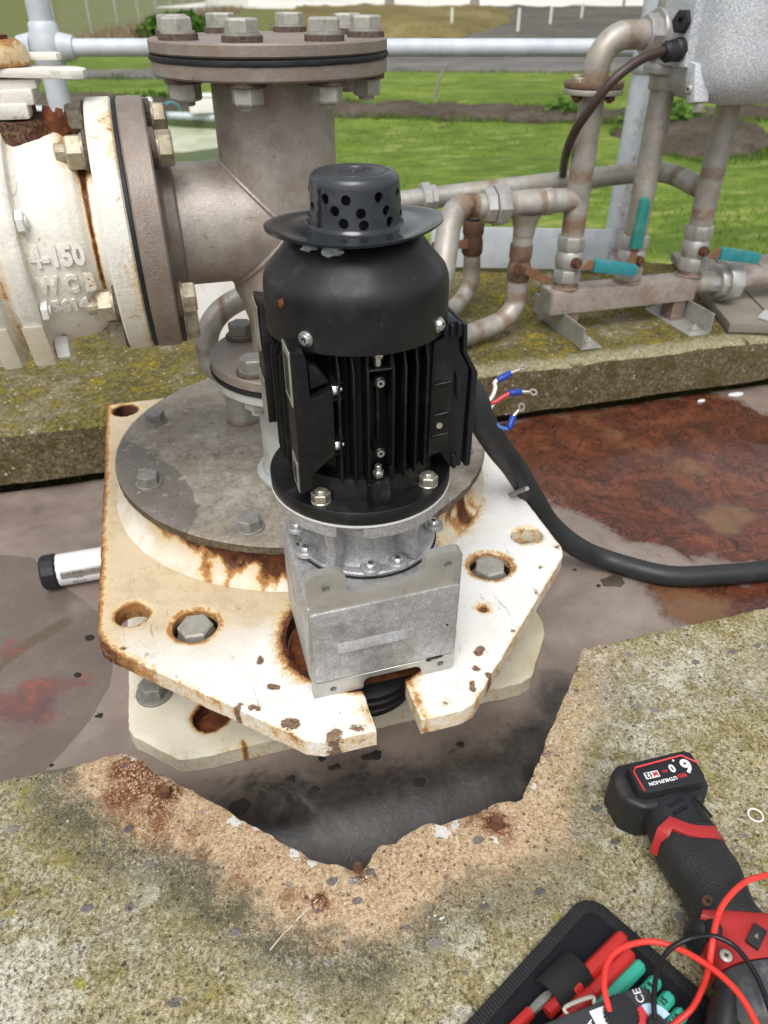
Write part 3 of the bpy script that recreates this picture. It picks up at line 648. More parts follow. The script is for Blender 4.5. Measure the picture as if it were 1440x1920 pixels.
# ground, track, spoil and yard beyond the tank
GZ = -1.2
ys = np.r_[np.linspace(.5, 4, 12)[:-1], np.geomspace(4, 330, 150)]; ts = np.linspace(-2.4, 2.4, 121)
V = []
for y in ys:
    for t in ts:
        X, Y = t * max(y, 3), y; z = GZ + (noise.fractal(Vector((X * .12, Y * .12, 1)), .9, 2, 3) * .05 if y > 5 else 0)
        V.append(W(X, Y, z))
n = len(ts); F = [(i * n + j, i * n + j + 1, (i + 1) * n + j + 1, (i + 1) * n + j) for i in range(len(ys) - 1) for j in range(n - 1)]
me = bpy.data.meshes.new('grass_field'); me.from_pydata(V, [], F); me.update(); finish(me, 60)
field = struct('grass_field', me, M['grass'])
def toXY(c): return np.c_[c[:, 0] * CA - c[:, 1] * SA, c[:, 0] * SA + c[:, 1] * CA]
vattr(field, 'dry', lambda c: np.clip((toXY(c)[:, 1] - 24) / 26, 0, 1) * np.clip((2 - toXY(c)[:, 0]) / 8, .35, 1))
vattr(field, 'soil', lambda c: np.zeros(len(c)))
def ground_patch(name, XYs, mat, rise=0.0, sp=.5, amp=.25, sc=1.0, lift=.02, bump=.0):
    poly = jag([W(x, y)[:2] for x, y in XYs], sp * .6, amp, sc)
    def fz(V):
        d = dpoly(V, poly); return np.minimum(d / max(rise * 2.2, .01), 1) * rise + (fbm(np.c_[V, np.zeros(len(V))], 1.4 / max(sp, .3), 3) * bump if bump else 0)
    return struct(name, sheet(poly, (), sp, GZ - .3, GZ + .06 + lift, .05, fz), mat)
ground_patch('gravel_track', [(-14, 20.7), (-4, 20.9), (0, 22.6), (13, 22.6), (14, 30), (0, 31.2), (-2, 25.2), (-5, 22.9), (-14, 22.7)], M['track'], .0, .45, .25, .5)
ground_patch('soil_bank', [(-8, 17.3), (-3.3, 16.3), (-.7, 15.6), (1, 15.1), (2.6, 14.8), (4.9, 14.5), (9, 15.3), (9, 14.1), (4.1, 13.5), (2.4, 13.8), (-.2, 14.2), (-2.9, 14.7), (-8, 15.6)], M['soil'], .06, .22, .30, 1.3, .01, .07)
ground_patch('spoil_mound', [(3.5, 12.4), (4.6, 13.3), (5.6, 12.8), (5.5, 11.3), (4.9, 10.5), (4.1, 10.3), (3.5, 10.9)], M['soil'], .14, .16, .25, 1.4, .01, .09)
ground_patch('gravel_yard', [(3, 35), (16, 34), (46, 60), (50, 92), (8, 92), (9.5, 68), (6, 46)], M['yard'], .25, 1.2, .7, .2, .03, .25)
ground_patch('weedy_bank', [(-8, 78), (-6, 46), (-1, 39.5), (3.2, 36.5), (7, 48), (10, 68), (9, 78)], M['weeds'], .5, 1.1, .7, .2, .05, .3)
ground_patch('pale_gravel_yard', [(-26, 104), (-10, 97), (10, 94), (38, 103), (70, 190), (-30, 190)], M['pale'], .0, 3, 1, .1, .06)

# grass blades standing where the field is near enough to show them (one mass)
vs, fs, tn = [], [], []
for i in range(30000):
    Y = 3.2 + 15.5 * random.random() ** 1.25; X = random.uniform(-.62, .62) * Y * 1.15
    k = noise.noise(Vector((X * .6, Y * .35, 2))); h = random.uniform(.012, .032) * (1 + .5 * k) * (.8 + Y * .03); wd = .003 + .0006 * Y
    a = random.uniform(0, 6.28); lx, ly = random.uniform(-.6, .6) * h, random.uniform(-.6, .6) * h
    if 13.6 < Y < 16 and abs(Y - 14.7) < .9: continue
    b = len(vs); vs += [W(X - wd * math.cos(a), Y - wd * math.sin(a), GZ - .02), W(X + wd * math.cos(a), Y + wd * math.sin(a), GZ - .02), W(X + lx, Y + ly, GZ + h)]
    fs.append((b, b + 1, b + 2)); tn += [min(1, max(0, .45 + k * .7 + random.uniform(-.25, .25)))] * 3
EDG = [(-8, 17.2), (-3.3, 16.3), (-.7, 15.6), (1, 15.1), (2.6, 14.8), (4.9, 14.5), (9, 15.2)]; EDN = [(9, 14.0), (4.1, 13.5), (2.4, 13.8), (-.2, 14.2), (-2.9, 14.7), (-8, 15.7)]
for E_, sp_, hh, nn in ((EDG, .16, .13, 5200), (EDN, .14, .07, 3600), ([(-14, 20.7), (-4, 20.8), (0, 22.5), (13, 22.5)], .2, .10, 2600), ([(3.4, 12.4), (4.6, 13.3), (5.7, 12.8), (5.5, 11.2), (4.8, 10.4), (4.0, 10.2), (3.4, 11)], .12, .08, 1600)):
    for i in range(nn):
        k = random.randrange(len(E_) - 1); t = random.random(); X = E_[k][0] + (E_[k + 1][0] - E_[k][0]) * t; Y = E_[k][1] + (E_[k + 1][1] - E_[k][1]) * t + random.gauss(0, sp_)
        q = .5 + noise.noise(Vector((X * 1.3, Y, 9))); h = hh * max(.15, q) * random.uniform(.5, 1.4); a = random.uniform(0, 6.28); b = len(vs)
        vs += [W(X - .013 * math.cos(a), Y - .013 * math.sin(a), GZ), W(X + .013 * math.cos(a), Y + .013 * math.sin(a), GZ), W(X + random.uniform(-.5, .5) * h, Y + random.uniform(-.5, .5) * h, GZ + .04 + h)]
        fs.append((b, b + 1, b + 2)); tn += [min(1, max(0, random.uniform(-.1, .55)))] * 3
me = bpy.data.meshes.new('grass'); me.from_pydata(vs, [], fs); me.update()
a = me.attributes.new('tint', 'FLOAT', 'POINT'); a.data.foreach_set('value', tn)
gr = part('grass', me, M['blade']); gr['kind'] = 'stuff'

def leaf_clump(name, c, rx, ry, rz, n, lw, mat, parent=None, up=.4, seed=1, stalk=False):
    rd = random.Random(seed); vs, fs, tn = [], [], []
    for i in range(n):
        while True:
            p = Vector((rd.uniform(-1, 1), rd.uniform(-1, 1), rd.uniform(-.2, 1)))
            if p.length < 1 * (.7 + .45 * noise.noise(p * 2.2 + Vector((seed, 0, 0)))): break
        q = Vector((c[0] + p.x * rx, c[1] + p.y * ry, c[2] + max(p.z, -.1) * rz)); d = Vector((rd.gauss(0, 1), rd.gauss(0, 1), rd.gauss(0, 1) + up * 2)).normalized()
        s = d.orthogonal().normalized() * lw * (.12 if stalk else .35); L = lw * rd.uniform(.7, 1.5); b = len(vs)
        vs += [tuple(q - s), tuple(q + s), tuple(q + d * L)] if stalk else [tuple(q), tuple(q + d * L * .5 + s), tuple(q + d * L), tuple(q + d * L * .5 - s)]
        fs.append(tuple(range(b, len(vs)))); tn += [min(1, max(0, .25 + p.z * .5 + rd.uniform(-.3, .3)))] * (len(vs) - b)
    me = bpy.data.meshes.new(name); me.from_pydata(vs, [], fs); me.update()
    at = me.attributes.new('tint', 'FLOAT', 'POINT'); at.data.foreach_set('value', tn)
    return part(name, me, mat, parent)
def plant(name, label, cat, XY, rx, ry, rz, n, lw, mat='leaf', stalk=False, seed=1, group=None):
    x, y, z = W(XY[0], XY[1], GZ); t = thing(name, label, cat, (x, y, z), group)
    leaf_clump('foliage', (x, y, z + rz * .12), rx, ry, rz, n, lw, M[mat], t, 1.2 if stalk else .3, seed, stalk)
    st = MB()
    for i in range(5):
        a = i * 1.3; st.tube([(x, y, z - .05), (x + .3 * rx * math.cos(a), y + .3 * ry * math.sin(a), z + rz * .6)], [.02 * rz + .006, .006], 6)
    st.build('stem', M['stalk'], t)
plant('low_shrub', 'low green weeds growing over the dark spoil mound right of the handrail post', 'shrub', (4.35, 12.6), .95, .7, .42, 2600, .09, seed=3)
plant('low_shrub', 'small dark green weed on the soil bank left of the slanted right post', 'shrub', (3.0, 14.0), .55, .3, .30, 900, .08, seed=4)
plant('low_shrub', 'low weed tuft on the soil bank left of the tall flanged pipe', 'shrub', (-4.2, 15.9), 1.6, .3, .22, 900, .08, seed=6)
plant('green_bush', 'dark green bush on the slope left of the top flange bolts', 'bush', (-9.9, 42), 1.5, 1.4, .72, 2600, .22, seed=5)
plant('green_bush', 'bright green grassy hump below the dark bush, behind the handrail', 'bush', (-8.7, 38), 3.0, 2.2, .95, 6500, .22, seed=15)
vs, fs, tn = [], [], []
for i in range(6500):
    y = random.uniform(33, 92); x = -11.0 - (y - 33) * .085 + random.gauss(0, .45 + y * .006); h = random.uniform(.25, .75) * (.7 + .5 * noise.noise(Vector((x * .7, y * .3, 4)))); b = len(vs); q = random.uniform(-.3, .3) * h
    vs += [W(x - .03, y, GZ), W(x + .03, y, GZ), W(x + q, y + q, GZ + h)]; fs.append((b, b + 1, b + 2)); tn += [random.random()] * 3
me = bpy.data.meshes.new('dry_weeds'); me.from_pydata(vs, [], fs); me.update(); at_ = me.attributes.new('tint', 'FLOAT', 'POINT'); at_.data.foreach_set('value', tn)
dw = part('dry_weeds', me, M['stalk']); dw['kind'] = 'stuff'

# far wire fence with outward-leaning tops
fp = [(-12.0 - i * .17 - .0045 * i * i, 24 + i * 4.6) for i in range(2, 13)]
x0, y0, _ = W(*fp[0]); fen = thing('wire_fence', 'far chain wire fence with leaning post tops across the field, behind the left handrail post', 'fence', (x0, y0, GZ))
for i, (x, y) in enumerate(fp):
    MB().tube([W(x, y, GZ - .2), W(x, y, GZ + 1.75), W(x - .32, y, GZ + 2.1)], .022, 8).build('post', M['galv'], fen)
for h, dx in ((.15, 0), (.6, 0), (1.1, 0), (1.7, 0), (1.9, -.14), (2.08, -.3)):
    MB().tube([W(x + dx, y, GZ + h) for x, y in fp], .006, 5).build('wire', M['galv'], fen)
msh = MB()
for a, b in zip(fp, fp[1:]):
    for k in range(16):
        t = k / 16; x, y = a[0] + (b[0] - a[0]) * t, a[1] + (b[1] - a[1]) * t; x2, y2 = a[0] + (b[0] - a[0]) * (t + .3), a[1] + (b[1] - a[1]) * (t + .3)
        msh.tube([W(x, y, GZ + .1), W(x2, y2, GZ + 1.7)], .0022, 3, False); msh.tube([W(x2, y2, GZ + .1), W(x, y, GZ + 1.7)], .0022, 3, False)
mo = msh.build('wire_mesh', M['galv'], fen); mo['kind'] = 'stuff'

for i, (x, y, lab) in enumerate([(3.1, 40.6, 'leftmost white marker post, in front of the olive weedy bank'), (5.9, 38.9, 'white marker post standing lowest, nearest the handrail, second from left'), (8.4, 44.8, 'white marker post third from left on the dark gravel slope'), (11.7, 52.7, 'rightmost and farthest white marker post on the dark gravel slope')]):
    q = W(x, y, GZ + .05); t = thing('marker_post', lab, 'marker post', q, 'white marker posts on the gravel slope')
    MB().box(-.055, .055, -.02, .02, -.2, 1.05, T(*q)).build('post', M['white'], t, .006, 1)
for i, (X, lab) in enumerate([(26.2, 'first'), (29.0, 'second'), (31.9, 'third'), (39.6, 'fourth')]):
    q = W(X, 98, GZ); o = MB().cyl(.14, -.2, 1.5, 8, T(0, 0, 0)).build('fence_post', M['timber'], None, M=T(*q))
    tag(o, f'dark timber post by the pale gravel at the top edge, {lab} from the left', 'post', 'dark posts along the pale gravel')
for X, lab in ((.6, 'tree with dark trunk on the pale gravel, left of the white pole'), (9.8, 'tree with dark trunk on the pale gravel, right of the white pole')):
    q = W(X, 97, GZ); t = thing('tree', lab, 'tree', q)
    MB().lathe([(0, -.3), (.9, -.3), (.55, .3), (.45, 2.5), (.35, 5)], 10, T(*q)).build('trunk', M['timber'], t)
    leaf_clump('crown', (q[0], q[1], q[2] + 6.5), 2.6, 2.6, 3.2, 1500, .8, M['leaf'], t, .2, int(X * 10))
q = W(4.6, 97, GZ); tag(MB().cyl(.3, -.2, 4, 10).build('white_pole', M['white'], None, M=T(*q)), 'white pole on the pale gravel at the top edge between the two trunks', 'pole')
q = W(-17.5, 100, GZ); sh = thing('white_shed', 'far white shed at the top edge left of centre', 'shed', q)
MB().box(-2.2, 2.2, -1.5, 1.5, 0, 2.2, T(*q)).build('wall', M['white'], sh); MB().prism([(-1.8, 2.2), (1.8, 2.2), (0, 3)], -2.4, 2.4, T(*q) @ Matrix(((0, 0, 1, 0), (1, 0, 0, 0), (0, 1, 0, 0), (0, 0, 0, 1)))).build('roof', M['greyw'], sh)
q = W(.98, 16.0, GZ); tag(MB().tube([(0, 0, -.1), (.05, .02, .35), W(.30, .1, .82)], [.035, .028, .015], 7, smooth=3).build('old_stake', M['timber'], None, M=T(*q)), 'grey leaning stake in the grass right of the tall pipe', 'stake')
q = W(-4.05, 14.2, GZ); t = thing('white_topped_stake', 'short dark stake with a white cap in the grass above the vertical flange', 'stake', q)
MB().tube([(0, 0, -.1), (.02, 0, .2)], .035, 8, M=T(*q)).build('stake', M['timber'], t); MB().ball((.02, 0, .24), .1, 1.15, .9, .62, 12, .5, T(*q)).build('cap', M['label'], t)

# pond with a galvanised rim, left of the tall pipe
PXY = [(-9.0, 14.6), (-3.4, 12.9), (-1.25, 12.15), (-1.0, 9.6), (-2.2, 8.6), (-9.0, 8.0)]
pq = W(-2.9, 12.6, GZ); pond = thing('lined_pond', 'lined pond with pale algae water and light metal rim, left of the tall pipe', 'pond', pq)
pw = [W(x, y)[:2] for x, y in PXY]
part('rim_wall', sheet(pw, [[tuple(np.array(p) + (np.array(pw).mean(0) - p) * .035) for p in pw]], 0, GZ - .1, GZ + .16), M['pool'], pond)
rp = [Vector((x, y, GZ + .20)) for x, y in pw]; MB().tube(rp + [rp[0]], .055, 8).build('rim_rail', M['galv'], pond)
wt = part('water', sheet([tuple(np.array(p) + (np.array(pw).mean(0) - p) * .03) for p in pw], (), 0, GZ + .02, GZ + .06), M['pool'], pond)
part('algae_mat', sheet(jag([W(-8, 13.9)[:2], W(-3.4, 12.7)[:2], W(-1.4, 12.02)[:2], W(-1.5, 11.4)[:2], W(-2.1, 10.85)[:2], W(-2.9, 10.45)[:2], W(-4.2, 10.2)[:2], W(-8, 10.4)[:2]], .2, .12, 1.2), (), 0, GZ + .062, GZ + .075), M['algae'], pond)
q = W(-2.75, 12.66, GZ + .26); t = thing('pond_float_box', 'white plastic box sitting on the pond rim', 'box', q)
MB().box(-.19, .19, -.14, .14, 0, .22, T(*q)).build('box', M['white'], t, .04, 3); MB().box(-.2, .2, -.15, .15, .22, .25, T(*q)).build('lid', M['white'], t, .01, 1)
q = W(-3.25, 12.8, GZ + .2); t = thing('hose_coil', 'small coil of green hose hung over the pond rim', 'hose', q)
MB().tube([Vector(q) + Vector((.13 * math.cos(a * .5), .02 * a / 6, .06 + .13 * math.sin(a * .5))) for a in range(26)], .016, 7).build('hose', M['teal'], t)
# ------------------------------------------------------------------ lower plate, base plate and lid
def hyp(c, x, y): return np.hypot(c[:, 0] - x, c[:, 1] - y)
LPO = [(-.132, .95), (-.132, .616), (-.126, .602), (-.080, .558), (-.066, .553), (.335, .554), (.352, .560), (.400, .621), (.410, .645), (.410, .95), (.35, 1.01), (-.073, 1.01)]
lp = thing('lower_plate', 'cream painted steel plate with clipped corners, lying under the white rusty plate', 'steel plate', (.139, .78, -.124))
LH = (-.039, .607)
o = part('plate', sheet(jag(LPO, .006, .0012, 60), [jag(circle(*LH, .021, 26), .005, .003, 90)], .006, -.1245, -.10, .0025), M['cream'], lp)
vattr(o, 'rust', lambda c: np.maximum(.85 * np.exp(-np.clip(hyp(c, *LH) - .021, 0, 1) / .005), .25 * np.exp(-dpoly(c, LPO) / .004) + np.where((hyp(c, .0, .553) > 0) & (hyp(c, -.006, .556) < .006), .5, 0)))
vattr(o, 'tan', lambda c: .25 + np.clip((c[:, 0] - .3) * 4, 0, .5)); vattr(o, 'chip', lambda c: .3 * np.exp(-dpoly(c, LPO) / .003))
MB().cyl(.020, -.1235, -.1195, 24, T(*LH, 0)).build('rusted_bolt_stub', M['rust'], lp)
bolts(lp, [T(-.101, .660, -.10), T(.36, .668, -.10)], M['boltdull'], .030, .016, .022, .004, M['boltdull'], name='bolt')
MB().lathe([(.20, -.1), (.20, .017)], 48, T(.136, .86, 0)).build('stand_pipe', M['cream'], lp, smooth=60)
for n in ('stand_pipe',): vattr(bpy.data.objects[n], 'rust', lambda c: .5 + 0 * c[:, 0]); vattr(bpy.data.objects[n], 'tan', lambda c: .8 + 0 * c[:, 0]); vattr(bpy.data.objects[n], 'chip', lambda c: 0 * c[:, 0])
MB().lathe([(0, .006), (.052, .006), (.058, .002), (.0585, -.004), (.0555, -.006), (.0585, -.009), (.0585, -.016), (.0555, -.018), (.058, -.021), (.056, -.030), (.03, -.032), (0, -.032)], 40, T(.136, .556, -.004)).build('oily_seal', M['seal_black'], lp)
MB().prism([(x, max(y, .509)) for x, y in circle(.134, .555, .0792, 60)], .0085, .0165).build('rusted_bore_step', M['rust'], lp)

BC, BR = (.134, .555), .080
arc = [(BC[0] + BR * math.cos(R(a)), BC[1] + BR * math.sin(R(a))) for a in np.linspace(-103.7, -431.8, 64)]
PO = [(-.137, 1.182), (-.137, .640), (-.1355, .617), (-.128, .606), (.050, .434), (.064, .4275), (.115, .427)] + arc + [(.159, .427), (.201, .4275), (.214, .432), (.402, .614), (.4085, .630), (.4085, 1.182)]
HB = [(-.036, .614), (.309, .620)]
HO = [(-.101, .651), (.377, .663), (-.108, 1.152), (.380, 1.152)]
holes = [circle(x, y, .0245, 36) for x, y in HB] + [circle(x, y, .0185, 30) for x, y in (HO[0], HO[2], HO[3])]
slot = [(HO[1][0] + (.008 if abs(a) < 90 else -.008) + .013 * math.cos(R(a)), HO[1][1] + .013 * math.sin(R(a))) for a in np.linspace(-180, 170, 30)]
holes += [slot, circle(.273, .553, .0045, 12)]
bp = thing('base_plate', 'big white rusty octagonal steel plate with bolt holes, carrying the gear motor', 'steel plate', (.136, .8, .018))
pl = part('plate', sheet(jag(PO, .0045, .0009, 70), holes, .0046, .018, .040, .0022), M['paint'], bp)
CHIP = [(.025, .546, .006, 1), (.0235, .540, .0055, 1), (.029, .505, .0055, 1), (.035, .503, .005, .9), (.043, .455, .008, 1), (.035, .458, .006, .9), (.247, .496, .006, 1), (.242, .491, .006, 1), (.219, .449, .005, .95), (.221, .455, .004, .95), (.242, .460, .006, .95), (.008, .485, .007, .9), (-.004, .490, .007, .9), (.014, .481, .005, .9), (-.110, .598, .008, .8), (.075, .430, .018, .62), (.10, .432, .012, .6), (.012, .628, .008, .55), (.232, .472, .007, .7), (.19, .44, .015, .5), (.365, .60, .006, .7), (.40, .63, .006, .8), (.34, .56, .005, .7), (.29, .51, .005, .7), (.395, .68, .005, .5)]
neck0 = (.135, .884)
def pl_rust(c):
    e = dpoly(c, PO); b = hyp(c, *BC); r = .42 * np.exp(-e / .0035) * np.where(b < .1, 0, 1)
    left = np.clip((.0 - c[:, 0]) / .12, 0, 1); r = np.maximum(r, left * .75 * np.exp(-e / .012))
    r = np.maximum(r, .62 * np.exp(-e / .016) * np.clip(1 - hyp(c, -.137, .61) / .06, 0, 1) * 1.6)
    r = np.maximum(r, 1.0 * np.exp(-np.clip(b - BR, 0, 1) / np.where(c[:, 1] > .5, .015, .007)))
    for x, y in HB: d = np.clip(hyp(c, x, y) - .0245, 0, 1); r = np.maximum(r, np.where(d < .0055, .55, .55 * np.exp(-(d - .0055) / .003)))
    for (x, y), s in zip(HO, (.62, .50, .9, .7)): d = np.clip(hyp(c, x, y) - .019, 0, 1); r = np.maximum(r, s * np.exp(-d / .006))
    r = np.maximum(r, 1.15 * np.exp(-hyp(c, .273, .553) / .008))
    nk = hyp(c, *neck0) - .243; r = np.maximum(r, .55 * np.exp(-np.clip(nk, 0, 1) / .008) * np.clip(1.2 - np.abs(c[:, 0] - .10) * 2.0, 0, 1))
    r = np.maximum(r, .85 * np.exp(-np.clip(nk, 0, 1) / .020) * np.clip(1 - hyp(c, .315, .715) / .10, 0, 1) * 1.5)
    r = np.maximum(r, .7 * np.exp(-hyp(c, .10, .45) / .03) * np.exp(-np.abs(c[:, 0] - .112) / .012)); r = np.maximum(r, .6 * np.exp(-np.abs(c[:, 0] - .163) / .008) * np.where((c[:, 1] < .49) & (c[:, 0] > .158), 1, 0))
    return np.minimum(r, 1.2)
vattr(pl, 'rust', pl_rust)
vattr(pl, 'tan', lambda c: np.clip(np.clip((.12 - c[:, 0]) / .16, 0, .95) * np.clip((c[:, 1] - .52) / .16, 0.08, 1) + .8 * np.exp(-np.clip(hyp(c, *neck0) - .25, 0, 1) / .05) * np.clip((.2 - c[:, 0]) / .1, 0, 1), 0, 1))
vattr(pl, 'chip', lambda c: np.maximum(spots(CHIP)(c), .30 * np.exp(-dpoly(c, PO) / .0022) * np.where(hyp(c, *BC) < .09, 0, 1)))
for (x, y) in HB:
    o = MB().lathe([(.0, .020), (.0225, .020), (.0242, .030)], 30, T(x, y, 0)).build('bolt_socket', M['socket'], bp)
bolts(bp, [T(x, y, .021) for x, y in HB], M['boltgrey'], .0335, .0165, .0215, .003, M['boltdull'], name='recessed_bolt')
MB().tube([[(0.3953, 0.7621, 0.032)][0], [(0.3805, 0.6852, 0.095)][0]], .0028, 12).build('stud', M['boltdull'], bp)
# raised neck under the lid, streaked with rust
nk = MB().lathe([(.254, .0405), (.246, .046), (.241, .053), (.238, .062), (.2375, .074), (.2375, .0885)], 220, T(*neck0, 0)).build('neck', M['paint'], bp, smooth=60)
def nk_rust(c):
    a = np.arctan2(c[:, 1] - neck0[1], c[:, 0] - neck0[0]); h = (c[:, 2] - .04) / .048
    s = np.array([noise.fractal(Vector((float(x) * 11, float(q) * 1.3, 0)), .8, 2.2, 5) for x, q in zip(a, h)]); front = np.clip(1.35 - np.abs(a + 1.72) / .85, 0, 1)
    rt = np.clip(1.3 - np.abs(a + .72) / .22, 0, 1)
    return np.clip((.20 + .60 * s + .75 * h ** 1.2) * front * 1.3 + rt * (.45 + .4 * s) + .12, 0, 1.1)
vattr(nk, 'rust', lambda c: nk_rust(c) * .92); vattr(nk, 'tan', lambda c: .6 + 0 * c[:, 0]); vattr(nk, 'chip', lambda c: 0 * c[:, 0])
LC = (.1385, .885)
ld = part('lid', sheet(jag(circle(*LC, .2480, 200), .006, .0009, 60), (), .007, .0885, .100, .002), M['lid'], bp)
WET = [(-0.1052, 0.9332), (-0.0927, 0.9372), (-0.0625, 0.889), (-0.0342, 0.8423), (-0.0169, 0.7863), (-0.0158, 0.7336), (-0.0301, 0.7001), (-0.0593, 0.6982), (-0.1166, 0.7249), (-0.127, 0.9247)]
vattr(ld, 'wet', lambda c: sdist(c, WET))
bolts(ld, [AX((LC[0] + .217 * math.cos(R(18 + 45 * i)), LC[1] + .217 * math.sin(R(18 + 45 * i)), .10), (0, 0, 1)) for i in range(8)], M['boltdull'], .024, .012, .0165, .0025, M['boltdull'], name='lid_bolt')

# ------------------------------------------------------------------ flanged pipe tee standing on the lid
TU, TV, ZB = .1196, .798, .406
te = thing('pipe_tee', 'tall stained steel pipe tee with bolted blind flange on top, on the round lid', 'pipe tee', (TU, TV, .10))
ax = T(TU, TV, 0)
def rust_near(o, zs, wdt=.006, amp=.5, axis=2, base=0.0):
    vattr(o, 'rust', lambda c: base + sum(amp * np.exp(-((c[:, axis] - z) / wdt) ** 2) for z in zs))
def dense_cyl(r, z0, z1, n, seg=64): return [(r, z0 + (z1 - z0) * i / n) for i in range(n + 1)]
o = MB().lathe(dense_cyl(.0572, .345, .537, 40) [::1], 72, ax).build('pipe', M['tee'], te, smooth=60); rust_near(o, (.535,), .012, .35)
o = MB().lathe([(.0445, .258), (.0445, .296), (.046, .305), (.0525, .328), (.0565, .338), (.0572, .345)], 64, ax).build('reducer', M['tee'], te, smooth=60); rust_near(o, (.30, .26), .006, .3)
o = MB().lathe([(.0575, 0.012), (.0572, .03), (.0572, TU - .0)], 72, AX((0, TV, ZB), (1, 0, 0))).build('branch', M['tee'], te, smooth=60); rust_near(o, (.02,), .01, .4, 0)
wp = []
for sg in (1, -1):
    wp += [Vector((TU - .0574 * math.cos(f), TV + .0574 * math.sin(f), ZB + sg * .0574 * math.cos(f))) for f in np.linspace(-1.5, 1.5, 30) * sg]
o = MB().tube(wp[:30], .0026, 8).tube(wp[30:], .0026, 8).build('weld_seam', M['tee'], te); rust_near(o, (), 1)
def flange_disc(name, r, z0, z1, mat, bore=0.0, A=ax, parent=te, raised=0):
    b = .0016; pr = [(bore, z0), (r - b, z0), (r, z0 + b), (r, z1 - b), (r - b, z1), (bore, z1)]
    o = MB().lathe(pr, 110, A).build(name, mat, parent, smooth=40)
    if mat.name.startswith('stained') or mat.name.startswith('manifold'): vattr(o, 'rust', lambda c: .22 * np.ones(len(c)))
    return o
flange_disc('blind_flange', .1078, .5537, .5645, M['flange']); flange_disc('flange', .1076, .5365, .5492, M['flange'])
g0 = MB().lathe([(.1055, .5490), (.1088, .5495), (.1092, .5512), (.1085, .5532), (.105, .5538)], 160, ax).build('gasket', M['rubber'], te, smooth=60)
for v in g0.data.vertices:
    a = math.atan2(v.co.y - TV, v.co.x - TU); k = 1 + noise.noise(Vector((a * 9, v.co.z * 300, 0))) * .006; v.co.x = TU + (v.co.x - TU) * k; v.co.y = TV + (v.co.y - TV) * k; v.co.z += math.sin(a + .6) * .0007
ang8 = [R(22.5 + 45 * i) for i in range(8)]; angS = [R(a) for a in (124, 79, 208, 250, 34, -11, 304)]
bolts(te, [AX((TU + .089 * math.cos(a), TV + .089 * math.sin(a), .5645), (0, 0, 1)) for a in ang8], M['boltgrey'], .0245, .0100, .0168, .0048, M['washer'], .0018, 'flange_bolt')
bolts(te, [AX((TU + .089 * math.cos(a), TV + .089 * math.sin(a), .5365), (0, 0, -1)) for a in ang8], M['boltgrey'], .0245, .0135, .0168, .004, M['washer'], 0, 'flange_nut', .004)
flange_disc('lower_flange', .0935, .2500, .2625, M['flange'], .044); flange_disc('pipe_flange', .0925, .2330, .2450, M['greyw'], .044)
MB().lathe([(.09, .2452), (.0945, .2455), (.0948, .2495), (.09, .2498)], 90, ax).build('lower_gasket', M['rubber'], te, smooth=60)
o = MB().lathe([(.050, .0965), (.049, .104), (.0455, .110), (.0455, .234)], 48, ax).build('standpipe', M['greyw'], te, smooth=60)
o = MB().tube(arcpts((TU, TV, .104), .0495, 0, 6.283, 40, (1, 0, 0), (0, 1, 0)), [.006 + .002 * noise.noise(Vector((i * .9, 0, 0))) for i in range(41)], 8).build('weld_bead', M['greyw'], te)
an4 = [R(45 + 90 * i) for i in range(4)]
bolts(te, [AX((TU + .073 * math.cos(a), TV + .073 * math.sin(a), .2625), (0, 0, 1)) for a in an4], M['boltdull'], .0255, .0125, .0185, .004, M['washer'], .0018, 'lower_bolt')
bolts(te, [AX((TU + .073 * math.cos(a), TV + .073 * math.sin(a), .233), (0, 0, -1)) for a in an4], M['greyw'], .024, .012, 0, 0, None, 0, 'lower_nut', .008)
bx = AX((0, TV, ZB), (-1, 0, 0))
o = MB().lathe([(.057, -.016), (.066, -.013), (.068, -.004), (.074, 0), (.113, .0), (.1147, .0017), (.1147, .0223), (.113, .024), (.05, .024)], 120, bx).build('side_flange', M['flange'], te, smooth=40); vattr(o, 'rust', lambda c: .2 * np.ones(len(c)))
MB().lathe([(.10, .0236), (.1135, .0242), (.1142, .026), (.1135, .0278), (.10, .0282)], 110, bx).build('side_gasket', M['rubber'], te, smooth=60)
def ringM(rad, angs, u, d): return [AX((u, TV + rad * math.cos(a), ZB + rad * math.sin(a)), (d, 0, 0)) for a in angs]
bolts(te, ringM(.0953, angS, .0, 1), M['boltbrass'], .0262, .012, .0172, .005, M['washer'], .002, 'side_bolt')
def stamp(c, rr=.1149, a0=0): 
    a = a0 + c.x / rr; return Vector((-.0135 + c.y, TV - rr * math.cos(a), ZB - rr * math.sin(a))) + Vector((0, -math.cos(a), -math.sin(a))) * c.z
text('20N 023ENRCH', .0105, None, M['flange'], te, 'stamped_letters', .0002, 0, .9, lambda c: stamp(c, .1148, -.10)); text('16   20F3167   629', .0095, None, M['flange'], te, 'stamped_letters', .0002, 0, .9, lambda c: stamp(c, .1148, .62))
for nme in ('stamped_letters', 'stamped_letters.001'):
    vattr(bpy.data.objects[nme], 'rust', lambda c: .2 * np.ones(len(c)))

